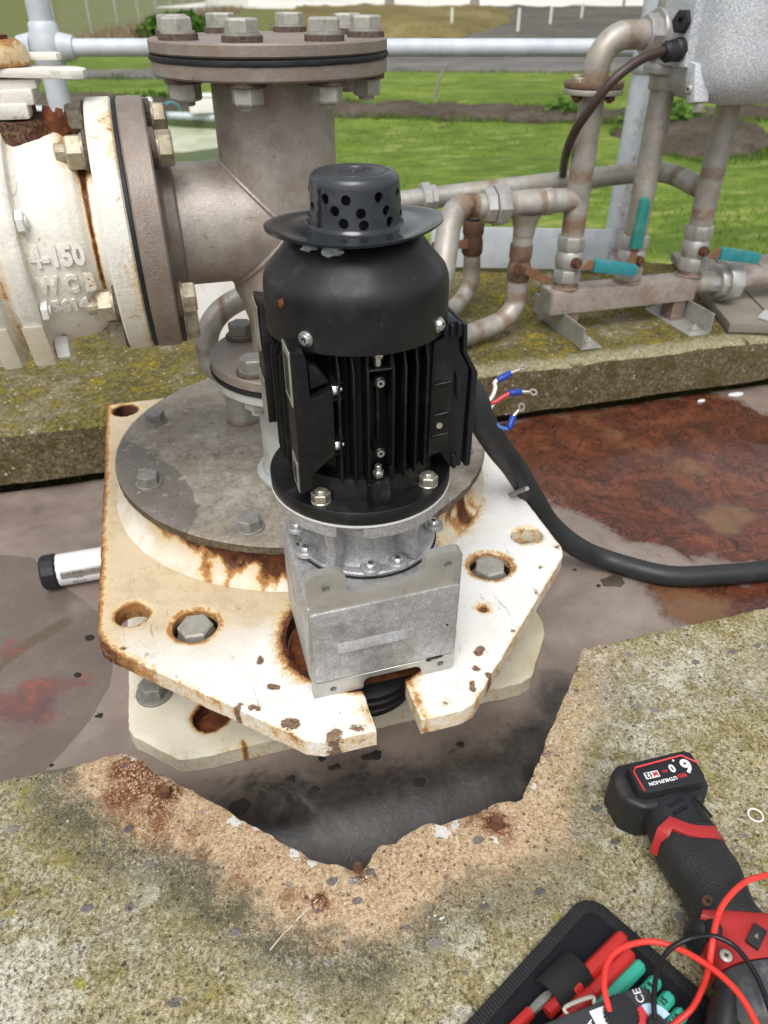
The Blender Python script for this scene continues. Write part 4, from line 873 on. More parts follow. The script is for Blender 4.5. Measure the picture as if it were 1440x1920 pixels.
# ------------------------------------------------------------------ white cast valve bolted to the tee's branch
va = thing('flanged_valve', 'white painted cast valve with rust streaks and raised letters, bolted left of the pipe tee', 'valve', (-.10, TV, ZB - .11))
def paint_attrs(o, rust, tan=.2, chip=0.0):
    vattr(o, 'rust', rust if callable(rust) else (lambda c: rust + 0 * c[:, 0])); vattr(o, 'tan', tan if callable(tan) else (lambda c: tan + 0 * c[:, 0])); vattr(o, 'chip', chip if callable(chip) else (lambda c: chip + 0 * c[:, 0]))
o = MB().lathe([(.05, .0282), (.1125, .0282), (.1145, .030), (.1145, .049), (.1125, .051), (.086, .052)], 140, bx).build('valve_flange', M['valve'], va, smooth=40)
paint_attrs(o, lambda c: np.where(np.abs(c[:, 0] + .0287) < .002, .34, .0) + .5 * np.exp(-np.clip(c[:, 2] - (ZB - .11), 0, 1) / .01), .1, lambda c: np.where(np.abs(c[:, 0] + .029) < .0015, .30, 0))
pr = [(.0885, .051), (.084, .055), (.0822, .060), (.0835, .0645), (.0900, .069), (.0945, .077), (.0968, .088), (.0978, .10), (.0978, .112), (.1005, .117), (.107, .119), (.1085, .122), (.1085, .134), (.1065, .137), (.101, .139), (.1012, .146), (.107, .148), (.1085, .151), (.1085, .166), (.106, .169), (.098, .171), (.097, .20), (.09, .23), (.05, .235), (0, .235)]
dp = []
for a, b in zip(pr, pr[1:]): dp += [(a[0] + (b[0] - a[0]) * k / 4, a[1] + (b[1] - a[1]) * k / 4) for k in range(4)]
o = MB().lathe(dp + [pr[-1]], 128, bx).build('body', M['valve'], va, smooth=60)
def body_rust(c):
    u, z = c[:, 0], c[:, 2]; r = .80 * np.exp(-((u + .0615) / .0030) ** 2) * np.clip((z - .325) / .06, 0, 1)
    r += .9 * np.exp(-np.hypot(u + .068, z - .492) / .011) * np.where(c[:, 1] < .80, 1, 0) + .75 * np.exp(-np.hypot(u + .055, z - .475) / .012)
    r = np.maximum(r, .95 * np.exp(-np.clip(.506 - z, 0, 1) / .009) * np.exp(-np.abs(u + .1) / .04))
    for uu, s in ((-.1425, .5), (-.1165, .28), (-.137, .3)): r = np.maximum(r, s * np.exp(-((u - uu) / .004) ** 2))
    r = np.maximum(r, .55 * np.exp(-np.abs(z - .309) / .004) * np.where(np.abs(u + .085) < .02, 1, 0)); return r
for v in o.data.vertices:
    k = noise.fractal(v.co * 45, .9, 2, 3) * .0009; d = Vector((0, v.co.y - TV, v.co.z - ZB)); 
    if d.length > .01: v.co += d.normalized() * k
paint_attrs(o, body_rust, lambda c: np.clip(.55 - np.abs(c[:, 0] + .095) * 0 - (c[:, 0] + .095) ** 2 * 900, 0, .5) * 0 + np.clip(np.abs(c[:, 0] + .09) * 9 - .2, 0, .5), lambda c: 0 * c[:, 0])
def onbody(c, zc, uc, rr=.0979):
    a = (zc - ZB) / rr + c.y / rr; r2 = rr + c.z; return Vector((uc + c.x, TV - r2 * math.cos(a), ZB + r2 * math.sin(a)))
for s, sz, zc, sx, uc in (('4-150', .0235, .411, .82, -.0925), ('W C B', .0215, .386, .78, -.0905), ('5614', .0160, .3645, 1.0, -.0925)):
    o = text(s, sz, None, M['valve'], va, 'raised_letters', .0019, .0009, sx, lambda c, zc=zc, uc=uc: onbody(c, zc, uc)); paint_attrs(o, lambda c: .36 * np.clip((c[:, 0] + .075) / .01, 0, 1), .15)
bolts(va, ringM(.0953, angS, -.051, -1), M['boltbrass'], .0262, .0135, .0172, .004, M['washer'], .002, 'flange_nut', .009)
# body bolts, bottom lugs, packing gland and lever stop
bolts(va, [AX((-.117, TV + .101 * math.cos(a), ZB + .101 * math.sin(a)), (1, 0, 0)) for a in (R(205), R(238), R(262), R(160))], M['white'], .017, .006, 0, 0, None, 0, 'body_nut', .002)
bolts(va, [AX((-.1685, TV + .101 * math.cos(a), ZB + .101 * math.sin(a)), (-1, 0, 0)) for a in (R(205), R(238), R(262))], M['white'], .017, .008, 0, 0, None, 0, 'body_nut', .002)
lg = MB()
for u0, u1 in ((-.138, -.119), (-.1665, -.149)): lg.prism([(TV - .098, .352), (TV - .078, .306), (TV - .050, .300), (TV - .02, .31), (TV - .04, .34)], u0, u1, Matrix(((0, 0, 1, 0), (1, 0, 0, 0), (0, 1, 0, 0), (0, 0, 0, 1))))
o = lg.build('body_lug', M['valve'], va, .003); paint_attrs(o, .16, .5)
bolts(va, [AX((-.167, TV - .068, .318), (-1, 0, 0)), AX((-.118, TV - .062, .316), (1, 0, 0))], M['white'], .020, .012, 0, 0, None, 0, 'lug_nut')
SU = -.122
def vt(c): return T(SU, TV, 0)
o = MB().lathe([(.0, .47), (.046, .472), (.050, .480), (.050, .500), (.046, .507), (.030, .509), (0, .509)], 40, vt(0)).build('bonnet_pad', M['valve'], va, smooth=40)
for v in o.data.vertices: v.co += Vector((noise.noise(v.co * 60), noise.noise(v.co * 61 + Vector((5, 0, 0))), noise.noise(v.co * 62 + Vector((0, 7, 0))))) * .0022
paint_attrs(o, lambda c: .66 - np.clip((c[:, 0] + .09) * 9, -.2, .5) + .35 * np.clip((c[:, 2] - .49) / .02, -1, 1), .8)
o = MB().ball((SU + .046, TV - .022, .497), .0125, .8, .7, 1.35, 10, .9).ball((SU + .052, TV - .03, .484), .008, 1.3, .8, .5, 8, .9).ball((SU + .060, TV - .028, .477), .006, 1.5, .8, .5, 8, .9).build('rust_scab', M['rust'], va)
bolts(va, [AX((SU + .018, TV - .043, .480), (0, -.25, -1)), AX((SU + .040, TV - .02, .482), (.2, -.2, -1))], M['white'], .021, .011, 0, 0, None, 0, 'bonnet_nut')
MB().lathe([(.0, .507), (.026, .507), (.030, .511), (.030, .517), (.024, .521), (0, .521)], 30, vt(0)).build('packing_gland', M['rust'], va)
ya = MB().box(-.05, .034, -.034, .030, .519, .531, vt(0)).box(-.05, .028, -.038, .0, .509, .521, vt(0)).box(-.05, .038, -.026, .022, .530, .538, vt(0)).build('lever_stop', M['valve'], va, .003); paint_attrs(ya, lambda c: .45 * np.clip((.512 - c[:, 2]) / .004, 0, 1), .25)
lv = MB().prism([(-.06, -.030), (.040, -.030), (.050, -.024), (.052, .004), (.044, .016), (-.06, .024)], .5395, .5465, vt(0) @ Matrix.Rotation(.05, 4, 'Y')).build('stop_plate', M['valve'], va, .0025); paint_attrs(lv, .08, .12)
l2 = MB().prism([(.0, .006), (.056, .004), (.060, .012), (.056, .026), (.0, .030)], .549, .5545, vt(0)).build('position_plate', M['valve'], va, .002); paint_attrs(l2, .15, .2)
o = MB().lathe([(.0, .5465), (.034, .5465), (.035, .552), (.033, .5605), (.027, .5655), (0, .566)], 36, vt(0)).build('stem_hub', M['valve'], va, smooth=40); paint_attrs(o, lambda c: .38 + .45 * np.clip(np.abs(c[:, 2] - .556) / .01 - .3, 0, 1), .9)
MB().cyl(.021, .5655, .5685, 24, vt(0)).build('stem_washer', M['rust'], va); o = MB().hexhead(.024, .010, T(SU, TV, .5685), .2).build('stem_bolt', M['valve'], va, .001); paint_attrs(o, .35, .9)

# small vent pipe with an elbow behind the lower flange, and the white box behind it
vp = thing('vent_pipe', 'small stained elbow pipe rising from the lid behind the lower flange', 'pipe', (.066, .955, .10))
o = MB().lathe([(.024, .1005), (.0235, .106), (.0225, .108), (.0225, .160)], 30, T(.066, .955, 0)).build('coupling', M['manifold'], vp, smooth=60); rust_near(o, (.103, .15), .005, .7)
MB().lathe([(0.012, .158), (.020, .158), (.020, .170), (.012, .170)], 24, T(.066, .955, 0)).build('bush', M['greyw'], vp)
o = MB().tube([(.26, 1.025, .246), (.20, 1.015, .252), (0.1377, 1.02, 0.2544), (0.1069, 1.01, 0.2576), (0.08, 1.0, 0.2553), (0.0543, 0.995, 0.2426), (0.0367, 0.985, 0.2242), (0.03, 0.98, 0.1988), (0.036, 0.972, 0.1741), (.060, .958, .165)], .0155, 18, True, 6).build('elbow', M['manifold'], vp, smooth=60)
vattr(o, 'rust', lambda c: .8 * np.exp(-((c[:, 0] - .058) / .006) ** 2) * np.where(c[:, 2] > .20, 1, 0) + .5 * np.exp(-((c[:, 2] - .20) / .01) ** 2))
wc = thing('white_cabinet', 'white painted box on the mossy kerb, glimpsed under the tee branch', 'box', (.10, 1.33, 0))
MB().box(.034, .17, 1.30, 1.37, .0, .215).build('panel', M['white'], wc, .004); MB().box(.028, .176, 1.294, 1.376, .2155, .225).build('lid', M['white'], wc, .002)
MB().tube(arcpts((.14, 1.296, .19), .03, 1.2, 3.3, 10, (1, 0, 0), (0, 0, 1)), .0055, 8).build('handle', M['blk'], wc)

# sealant tube lying under the plate's left side
tb = thing('sealant_cartridge', 'white cartridge with a black cap poking out left of the white plate', 'cartridge', (-.2, .93, -.122))
tm = AX((-.246, .9375, -.0985), (1, .012, .0))
MB().lathe([(0, .014), (.0235, .014), (.0238, .016), (.0238, .20), (0, .20)], 40, tm).build('body', M['label'], tb, smooth=40)
MB().lathe([(.0, -.006), (.023, -.006), (.0255, -.003), (.0258, .013), (.0242, .017)], 14, tm).build('cap', M['blk'], tb, smooth=20)
MB().lathe([(.02395, .022), (.02395, .19)], 20, tm, a0=2.6, a1=3.15).build('foil_seam', M['tin'], tb)
for i, (a, s) in enumerate(((1.95, 'ERVA'), (1.55, 'L2078'), (1.2, '27700'))):
    Q = tm @ Matrix.Rotation(a + .5, 4, 'Z')
    text(s, (.0085, .0055, .0055)[i], None, M['dkprint'], tb, 'print', .0001, 0, 1, lambda c, a=a: tm @ Vector((.0240 * math.cos(a + 1.6 + c.y / .024), .0240 * math.sin(a + 1.6 + c.y / .024), .045 + c.x)))
# ------------------------------------------------------------------ gear motor on the plate
AU, AV = .140, .568
gm = thing('gear_motor', 'black finned electric motor on a grey cast gearbox, standing upright on the white plate', 'motor', (AU, AV, .0405))
ma = T(AU, AV, 0)
UVZ = Matrix(((1, 0, 0, 0), (0, 0, -1, 0), (0, 1, 0, 0), (0, 0, 0, 1)))   # drawing plane (u, z) facing the viewer's side
VZ = Matrix(((0, 0, 1, 0), (1, 0, 0, 0), (0, 1, 0, 0), (0, 0, 0, 1)))     # drawing plane (v, z), extruded along u
ho = [(.0675, .487), (.2105, .487), (.2125, .500), (.2125, .612), (.204, .630), (.078, .630), (.067, .618), (.0665, .500)]
MB().prism(ho, .046, .151, None, 1.0).build('gearbox_housing', M['cast'], gm, .011, 4)
FP = [(.067, .0405), (.0735, .0402), (.1150, .0402), (.1165, .042), (.1165, .0495), (.121, .0535), (.170, .0545), (.1745, .0515), (.1770, .042), (.179, .0405), (.203, .0412), (.208, .044), (.2095, .050), (.2105, .187), (.2085, .1915), (.2045, .1935), (.1795, .1925), (.1755, .190), (.1745, .176), (.171, .1695), (.1645, .1665), (.118, .1645), (.1085, .166), (.104, .1695), (.1025, .186), (.1005, .190), (.0965, .1925), (.0735, .1925), (.069, .190), (.0675, .185)]
fh = [circle(.085, .1755, .0036, 16), circle(.197, .178, .0036, 16), circle(.0865, .0480, .0034, 16), (circle(.1955, .0515, .0034, 16))]
me = sheet(resample(FP, .004), fh, .006, -.487, -.4775, .0009); me.transform(UVZ)
part('mounting_face', me, M['smooth'], gm)
MB().prism([(.0695, .0635), (.2075, .0665), (.2085, .1540), (.069, .1500)], .466 + .0095 - .0, .4780, VZ if False else Matrix(((1, 0, 0, 0), (0, 0, 1, 0), (0, 1, 0, 0), (0, 0, 0, 1)))).build('cast_panel', M['cast'], gm, .0012, 2)
XV = Matrix(((1, 0, 0, 0), (0, 0, 1, 0), (0, 1, 0, 0), (0, 0, 0, 1)))
MB()._add([(.091, .4758, .1005), (.166, .4758, .1025), (.166, .4758, .1130), (.091, .4758, .1110), (.092, .4712, .1012), (.165, .4712, .1032)], [(0, 1, 5, 4), (4, 5, 2, 3), (0, 4, 3), (1, 2, 5)]).build('raised_bar', M['cast'], gm, .0005, 2)
MB().prism([(.0695, .0598), (.2055, .0628), (.2055, .0642), (.0695, .0612)], .4762, .4776, XV).build('ledge', M['smooth'], gm, .0003, 1)
for x, z in fh and ((.085, .1755), (.197, .178), (.0865, .0480), (.1955, .0515)):
    MB().cyl(.0036, -.4862, -.4835, 14, UVZ @ T(x, z, 0)).build('hole_bottom', M['boltdull'], gm)
MB().ball((.187, .4764, .0645), .0042, 1.7, .12, .8, 8, 1.2).build('oil_blot', M['dark'], gm); MB().ball((.199, .4757, .106), .0017, 1, .3, 1, 8).build('oil_blot', M['dark'], gm)
CVC = (.147, .578)
MB().lathe([(.0, .1505), (.0675, .1505), (.0690, .1515), (.0690, .1555), (.0675, .1565), (.0, .1565)], 72, T(*CVC, 0)).build('gearbox_cover', M['cast'], gm, smooth=30)
MB().ring(.0692, .0705, .1508, .1530, 72, T(*CVC, 0)).build('cover_joint', M['dark'], gm)
scr = [(.0824, .560), (.0815, .600), (.1355, .5185), (.1626, .5195), (.214, .566), (.206, .604)]
for x, y in scr: MB().lathe([(.0105, .155), (.0098, .1588), (.0088, .1598), (0, .1598)], 26, T(x, y, 0)).build('screw_boss', M['cast'], gm)
def pan(r, h): return [(0, h * .55), (r * .40, h * .55), (r * .46, h), (r * .75, h * .93), (r, h * .5), (r, 0)]
def screws(parent, Ms, mat, r, h, name='screw', washer=0):
    mb = MB().lathe(pan(r, h), 24)
    if washer: mb.lathe([(0, 0), (washer, 0), (washer, h * .22), (0, h * .24)], 28)
    s = mb.build(name, mat, parent, M=WM[parent.name])
    k = MB().box(-r * .42, r * .42, -r * .1, r * .1, h * .56, h * .72).box(-r * .1, r * .1, -r * .42, r * .42, h * .56, h * .72).build('recess', M['dark'], s, M=WM[s.name])
    return copies(s, parent, Ms)
screws(gm, [T(x, y, .1598) for x, y in scr], M['bright'], .0056, .0038, 'cover_screw')
MB().lathe([(.0, .1570), (.0024, .1570), (.0026, .1578), (.0044, .1578), (.0046, .1565)], 20, T(.0775, .580, 0)).build('empty_hole', M['boltdull'], gm)
# bell between gearbox and motor
MB().lathe([(.0475, .1565), (.0450, .1600), (.0430, .170), (.0435, .185), (.0470, .200), (.0530, .209), (.0620, .2150), (0, .2150)], 64, ma).build('adapter_bell', M['cast'], gm, smooth=50)
for a in (R(228), R(312), R(30), R(150)):
    MB().prism([(.030, .1570), (.0655, .1570), (.0640, .1660), (.0600, .180), (.0640, .200), (.0740, .2150), (.030, .2150)], -.005, .005, ma @ RZ(a) @ Matrix(((1, 0, 0, 0), (0, 0, 1, 0), (0, 1, 0, 0), (0, 0, 0, 1)))).build('rib', M['cast'], gm, .0018, 2)
na = math.atan2(-.078, -.030); hw = .0115
NO = [(AU + .0812 * math.cos(a), AV + .0812 * math.sin(a)) for a in np.linspace(na + hw / .0812, na - hw / .0812 + 2 * math.pi, 130)]
d = Vector((math.cos(na), math.sin(na))); t = Vector((-d.y, d.x)); c0 = Vector((AU, AV))
NO += [tuple(c0 + d * .070 - t * hw), tuple(c0 + d * .070 + t * hw)]
MB().prism(NO, .2148, .2285).build('adapter_flange', M['cast'], gm, .0010, 2)
MB().lathe([(.0, .2276), (.0828, .2276), (.0833, .2281), (.0833, .2297), (0, .2296)], 120, ma).build('machined_lip', M['lip'], gm, smooth=40)
MB().lathe([(0, .2296), (.0822, .2298), (.0828, .2308), (.0828, .2418), (.0820, .2430), (.0, .2430)], 120, ma).build('motor_flange', M['motor'], gm, smooth=40)
n4 = [R(-132.3), R(-47.7), R(45), R(135)]
nb = bolts(gm, [AX((AU + .0715 * math.cos(a), AV + .0715 * math.sin(a), .2430), (0, 0, 1)) for a in n4], M['zinc'], .0152, .0078, .0086, .0016, M['zinc'], 0, 'flange_nut', .0028)
MB().lathe([(.0, .2428), (.0655, .2428), (.0650, .250), (.0640, .2530), (.0625, .2630), (0, .2630)], 80, ma).build('end_shield', M['motor'], gm, smooth=40)
MB().prism([(AU - .0125, AV - .058), (AU - .0085, AV - .074), (AU + .0085, AV - .074), (AU + .0125, AV - .058)], .2428, .2645, None, .82).build('shield_lug', M['motor'], gm, .0015)
MB().lathe([(.0535, .262), (.0535, .379)], 64, ma).build('stator_frame', M['fin'], gm, smooth=60)
def fin(off, side, ro=.0715, z0=.2640, z1=.3765, th=.0009):
    r = math.sqrt(max(ro * ro - off * off, .03 ** 2)); ri = math.sqrt(max(.053 ** 2 - off * off, 0)) - .001
    if r - ri < .004: return
    pf = [(ri, z0), (r - .002, z0), (r, z0 + .004), (r, z1 - .013), (r - .0045, z1 - .005), (r - .005, z1), (ri, z1)]
    A = ma @ RZ(side) @ T(0, off, 0) @ XV
    MB().prism(pf, -th, th).build('fin', M['fin'], gm, .0004, 1, M=None) if False else MB().prism(pf, -th, th, A).build('fin', M['fin'], gm, .0004, 1)
for k in (-3, -2, -1, 1, 2, 3, 4): fin(k * .0106 + (.0008 if k < 0 else 0), R(-90))
fin(0.0, R(-90), .0625, .292, .354)
for k in range(-3, 4): fin(k * .0105, R(180), .0725)
for k in range(-3, 4): fin(k * .0105, R(90), .0715)
for k in (-4, -3, 3, 4): fin(k * .0105, R(0), .0700)
fb = lambda z, n: MB().cyl(.0048, -.004, .0165, 20, AX((AU, AV - .054, z), (0, -1, 0)), ch=.001).build(n, M['fin'], gm)
for z in (.354, .292):
    b = fb(z, 'boss'); MB().ring(.0014, .0030, .0164, .0171, 16, AX((AU, AV - .054, z), (0, -1, 0))).build('boss_rim', M['boltdull'], b)
for z, zz in ((.375, 1), (.2725, 0)):
    pk = MB().box(AU - .0105, AU - .0085, AV - .0685, AV - .05, z - .010, z + .004).box(AU + .0085, AU + .0105, AV - .0685, AV - .05, z - .010, z + .004).box(AU - .0105, AU + .0105, AV - .0685, AV - .05, z - .012, z - .0102).build('bolt_pocket', M['fin'], gm, .0005, 1)
    bz = z - (.0095 if zz else .0075)
    MB().cyl(.0030, bz, bz + .012, 16, T(AU, AV - .0625, 0)).hexhead(.0092, .0055, T(AU, AV - .0625, bz + (.0070 if zz else .001))).build('tie_bolt', M['bright'], gm, .0003, 1)
# feet cast on the left side
FT = [(.0735, .2590), (.0835, .2620), (.0850, .2760), (.1045, .2930), (.1045, .3500), (.0935, .3450), (.0865, .3440), (.0855, .3760), (.0835, .3820), (.0740, .3840)]
ft = MB().prism(FT, .5055, .560, XV).build('foot', M['boxblack'] if False else M['motor'], gm, .0012, 2)
MB().prism([(.088, .349), (.1035, .3535), (.094, .367), (.0875, .369)], .512, .55, XV).build('foot_web', M['motor'], gm, .001)
for z0, z1, v0, v1 in ((.338, .3825, .5075, .536), (.2600, .2880, .5075, .530)):
    MB().box(.0726, .0737, v0, v1, z0, z1).build('machined_pad', M['smooth'], ft, .0003, 1)
    MB().box(.0722, .0727, v0 + .006, v1 - .006, z0 + .006, z1 - .006).build('worn_patch', M['boxblack'], ft, .0002, 1)
f2 = MB().prism([(.064, .2760), (.0745, .2760), (.0755, .3300), (.0790, .3320), (.0790, .3840), (.0655, .3870)], .604, .64, XV).build('foot', M['motor'], gm, .0012, 2)
for z0, z1 in ((.345, .384), (.278, .318)): MB().box(.0629, .0642, .606, .634, z0, z1).build('machined_pad', M['smooth'], f2, .0003, 1)
for z in (.347, .298):
    MB().box(.1045, .1125, .5075, .53, z - .0075, z - .0058).box(.1045, .1125, .5075, .53, z + .0058, z + .0075).build('bolt_shelf', M['fin'], gm)
    MB().hexhead(.0085, .0045, AX((.1045, .511, z), (1, 0, 0))).cyl(.0022, 0, .008, 12, AX((.1045, .511, z), (1, 0, 0))).build('foot_bolt', M['bright'], gm, .0003, 1)
# terminal box on the right side
MB().prism([(.1895, .2680), (.2075, .2700), (.2090, .3560), (.2060, .3640), (.2010, .3740), (.1905, .3720)], .522, .60, XV).build('terminal_pad', M['motor'], gm, .0012, 2)
for z in (.334, .306, .286): MB().prism([(.1915, z), (.2060, z + .0015), (.2060, z + .0035), (.1915, z + .002)], .5195, .523, XV).build('pad_rib', M['motor'], gm, .0004, 1)
MB().cyl(.0028, 0, .0008, 16, AX((.1985, .5218, .2965), (0, -1, 0))).build('plug_screw', M['bright'], gm)
MB().box(.2085, .2135, .532, .612, .272, .352).build('box_gasket', M['rubber'], gm, .004, 2)
tbx = MB().prism([(.2120, .2660), (.2230, .2480), (.2325, .2490), (.2335, .3440), (.2245, .3600), (.2225, .3850), (.2125, .3860), (.2095, .3760), (.2105, .3520), (.2170, .3380), (.2170, .2900)], .527, .618, XV).build('terminal_box', M['boxblack'], gm, .0015, 2)
MB().prism([(.2350, .2490), (.2400, .2500), (.2405, .3400), (.2300, .3585), (.2285, .3830), (.2250, .3830), (.2265, .3585), (.2350, .3420)], .524, .622, XV).build('box_lid', M['boxblack'], tbx, .0012, 2)
for z0, z1 in ((.318, .338), (.250, .262)): MB().prism([(.2225, z0), (.2255, z0 + .001), (.2265, z1), (.2205, z1 + .004)], .5215, .528, XV).build('clip', M['boxblack'], tbx, .0006, 1)
MB().box(.2135, .2160, .521, .5275, .374, .3845).box(.2195, .2225, .521, .5275, .374, .3855).build('lid_hook', M['boxblack'], tbx, .0006, 1)
tbx.location.x -= .009
# fan cowl
cw = MB().lathe([(.0715, .379), (.0735, .3785), (.0738, .400), (.0736, .4120), (.0728, .4180), (.0708, .4235), (.066, .4290), (.0595, .4360), (.0545, .4425), (.0500, .4480), (.046, .4500), (.0, .4505)], 120, ma).build('fan_cowl', M['cowl'], gm, smooth=60)
screws(gm, [AX((AU + .0735 * math.cos(a), AV + .0735 * math.sin(a), .3885), (math.cos(a), math.sin(a), 0)) for a in (R(225), R(315), R(45), R(135))], M['bright'], .0050, .0042, 'cowl_screw', .0062)
MB().ball((AU - .0735 * math.cos(R(28)), AV - .0735 * math.sin(R(28)), .4105), .0028, 1, 1, 1.2, 8, .8).build('rust_spot', M['rust'], cw)

# perforated rubber cap sitting on the cowl
pc = thing('perforated_cap', 'grey rubber hat-shaped cap with perforated crown and wavy brim, on top of the motor', 'rubber cap', (AU, AV, .443))
def crown_r(z): return .0362 - .0026 * (z - .456) / .028
wd = 2 * math.pi * .0348; hs_ = []
for row, (z, off, nn) in enumerate(((.4620, .0, 12), (.4700, .5, 10), (.4785, .1, 10))):
    for k in range(nn):
        x = wd * ((k + off + .12 * math.sin(k * 2.3 + row)) / nn % 1.0)
        if .0045 < x < wd - .0045: hs_.append(circle(x, z + .0008 * math.sin(k * 1.9 + row * 2), .0037, 16))
me = sheet(resample([(0, .4565), (wd, .4565), (wd, .4840), (0, .4840)], .004), hs_, .004, -.0022, 0, 0)
for v in me.vertices:
    a = v.co.x / .0348 + R(-150); r = crown_r(v.co.y) + v.co.z; v.co = Vector((AU + r * math.cos(a), AV + r * math.sin(a), v.co.y))
bm = bmesh.new(); bm.from_mesh(me); bmesh.ops.remove_doubles(bm, verts=bm.verts, dist=2e-5); bm.to_mesh(me); bm.free(); finish(me, 40)
part('crown', me, M['cap'], pc)
MB().lathe([(.0334, .4838), (.0331, .4872), (.0317, .4900), (.0290, .4916), (.0255, .4920), (.0232, .4916), (.0228, .4920), (.0130, .4924), (.0126, .4917), (.0100, .4914), (.0095, .4917), (.0085, .4914), (.0026, .4912), (.0020, .4928), (0, .4932)], 72, ma).build('crown_top', M['cap'], pc, smooth=40)
def brim(r, a):
    rr = .0680 * (1 + .035 * math.sin(2 * a + .5) + .02 * math.sin(3 * a)); k = r * rr
    z = .4558 - .0022 * math.exp(-((r - .75) / .16) ** 2) + .0020 * r * r * math.sin(2 * a + 1.9) + .0026 * max(0, (r - .8) / .2) ** 2 * math.sin(a * 1 + 2.6) + .0022 * r ** 3 * max(0, math.cos(a + 1.85))
    return k, z
vs, fs = [], []; nr, na_ = 14, 120; r0 = .48
for s, dz in ((1, 0), (-1, -.0026)):
    for i in range(nr):
        for j in range(na_):
            a = 2 * math.pi * j / na_; r = r0 + (1 - r0) * i / (nr - 1); k, z = brim(r, a); vs.append((AU + k * math.cos(a), AV + k * math.sin(a), z + dz + (-.0008 if s > 0 and i == nr - 1 else 0)))
N_ = nr * na_
for i in range(nr - 1):
    for j in range(na_):
        q = (i * na_ + j, i * na_ + (j + 1) % na_, (i + 1) * na_ + (j + 1) % na_, (i + 1) * na_ + j); fs += [q[::-1], tuple(x + N_ for x in q)]
for j in range(na_):
    b = (nr - 1) * na_; q = (b + j, b + (j + 1) % na_, N_ + b + (j + 1) % na_, N_ + b + j); fs.append(q[::-1])
me = bpy.data.meshes.new('brim'); me.from_pydata(vs, [], fs); me.update(); bm = bmesh.new(); bm.from_mesh(me); bmesh.ops.recalc_face_normals(bm, faces=bm.faces); bm.to_mesh(me); bm.free(); part('brim', finish(me, 60), M['capwet'], pc)
sl = MB()
for x, y, z, s in ((.0975, .5345, .4485, .0042), (.1115, .5215, .4478, .0055)): sl.ball((x, y, z), s, 1.3, .6, .55, 10, .9)
sl.build('sealant', M['seal'], pc)
MB().lathe([(0, .4508), (.044, .4508), (.0455, .4530), (.040, .4535), (0, .4520)], 50, ma).build('seat', M['rubber'], pc)
MB().lathe([(.0364, .4545), (.0390, .4548), (.0372, .4562), (.0363, .458)], 60, ma).build('crown_fillet', M['capwet'], pc, smooth=60)

MB().cyl(.0245, .4512, .4825, 40, ma).build('added_dark_core', M['rubber'], pc, smooth=60)  # dark core added inside the crown so no brightness shows through its holes
# supply cable: ribbed conduit with three crimped wires
hp = [(.250, .705, .275), (.297, .691, .235), (.313, .690, .199), (.349, .711, .144), (.385, .735, .096), (.427, .748, .030), (.465, .758, -.028), (.509, .752, -.072), (.56, .748, -.105), (.632, .692, -.109), (.709, .671, -.109), (.784, .660, -.109), (.936, .654, -.109), (1.2, .70, -.109)]
ch_ = thing('supply_cable', 'dark grey rubber conduit curving past the white plate with three loose wires at its end', 'cable', (.55, .75, -.124))
pp, _ = catmull([Vector(p) for p in hp], 1, 26); rr = [.0148 + (.0010 if i % 2 else 0) for i in range(len(pp))]
MB().tube(pp, rr, 20).build('conduit', M['hose'], ch_, smooth=70)
def wire(name, pts, mat, lug, lugn):
    o = MB().tube(pts, .0024, 12, True, 6).build(name, M[mat], ch_, smooth=60)
    a, b, c = (Vector(p) for p in lug); d = (b - a).normalized()
    MB().tube([a - d * .002, a, a + d * .0005, b - d * .0005, b], [.0030, .0040, .0041, .0037, .0034], 16).build('crimp_sleeve', M['bluep'], o)
    A = AX(c, lugn); q = (c - b); L = q.length; q.normalize()
    MB().ring(.0027, .0052, -.0006, .0006, 26, A).tube([b, b + q * (L - .0046)], [.0024, .0018], 10).build('ring_lug', M['tin'], o, smooth=40)
wire('white_wire', [(.285, .697, .208), (.304, .703, .201), (.320, .704, .209), (.331, .706, .216), (.337, .711, .225), (.337, .714, .230), (.344, .716, .235)], 'whitew', [(.342, .715, .233), (.357, .716, .239), (.372, .716, .243)], (-.25, .1, 1))
wire('red_wire', [(.285, .71, .205), (.308, .715, .202), (.324, .713, .205), (.336, .710, .207), (.349, .711, .213), (.358, .711, .2165)], 'redw', [(.357, .711, .2162), (.370, .709, .217), (.383, .705, .2165)], (.1, -.5, 1))
wire('blue_wire', [(.285, .70, .212), (.310, .705, .206), (.325, .699, .204), (.329, .692, .196), (.334, .685, .189), (.342, .681, .187), (.346, .682, .189)], 'bluew', [(.345, .6815, .188), (.352, .687, .199), (.362, .690, .2075)], (.35, -1, .4))
# ------------------------------------------------------------------ handrail on the far kerb
hr = thing('handrail', 'galvanised tube handrail with ball joints and toe board on the far kerb edge', 'handrail', W(-.745, 1.985, 0))
P1, P2 = W(-.746, 1.95), W(.588, 1.95)
def post(x, y, z1=1.15, jz=.492):
    MB().cyl(.0255, -.02, z1, 24, T(x, y, 0)).build('post', M['galv'], hr, smooth=60)
    MB().lathe([(.0255, jz - .050), (.0300, jz - .046), (.0310, jz - .034), (.0350, jz - .024), (.0385, jz), (.0350, jz + .024), (.0310, jz + .034), (.0300, jz + .046), (.0255, jz + .050)], 32, T(x, y, 0)).build('ball_joint', M['galv'], hr, smooth=60)
    MB().cyl(.055, 0, .012, 24, T(x, y, 0)).build('foot_plate', M['galv'], hr, .001)
PL = W(-.755, 1.955); PR = W(.590, 1.95)
post(PL[0], PL[1]); post(PR[0], PR[1])
dv = Vector((PR[0] - PL[0], PR[1] - PL[1], 0)).normalized()
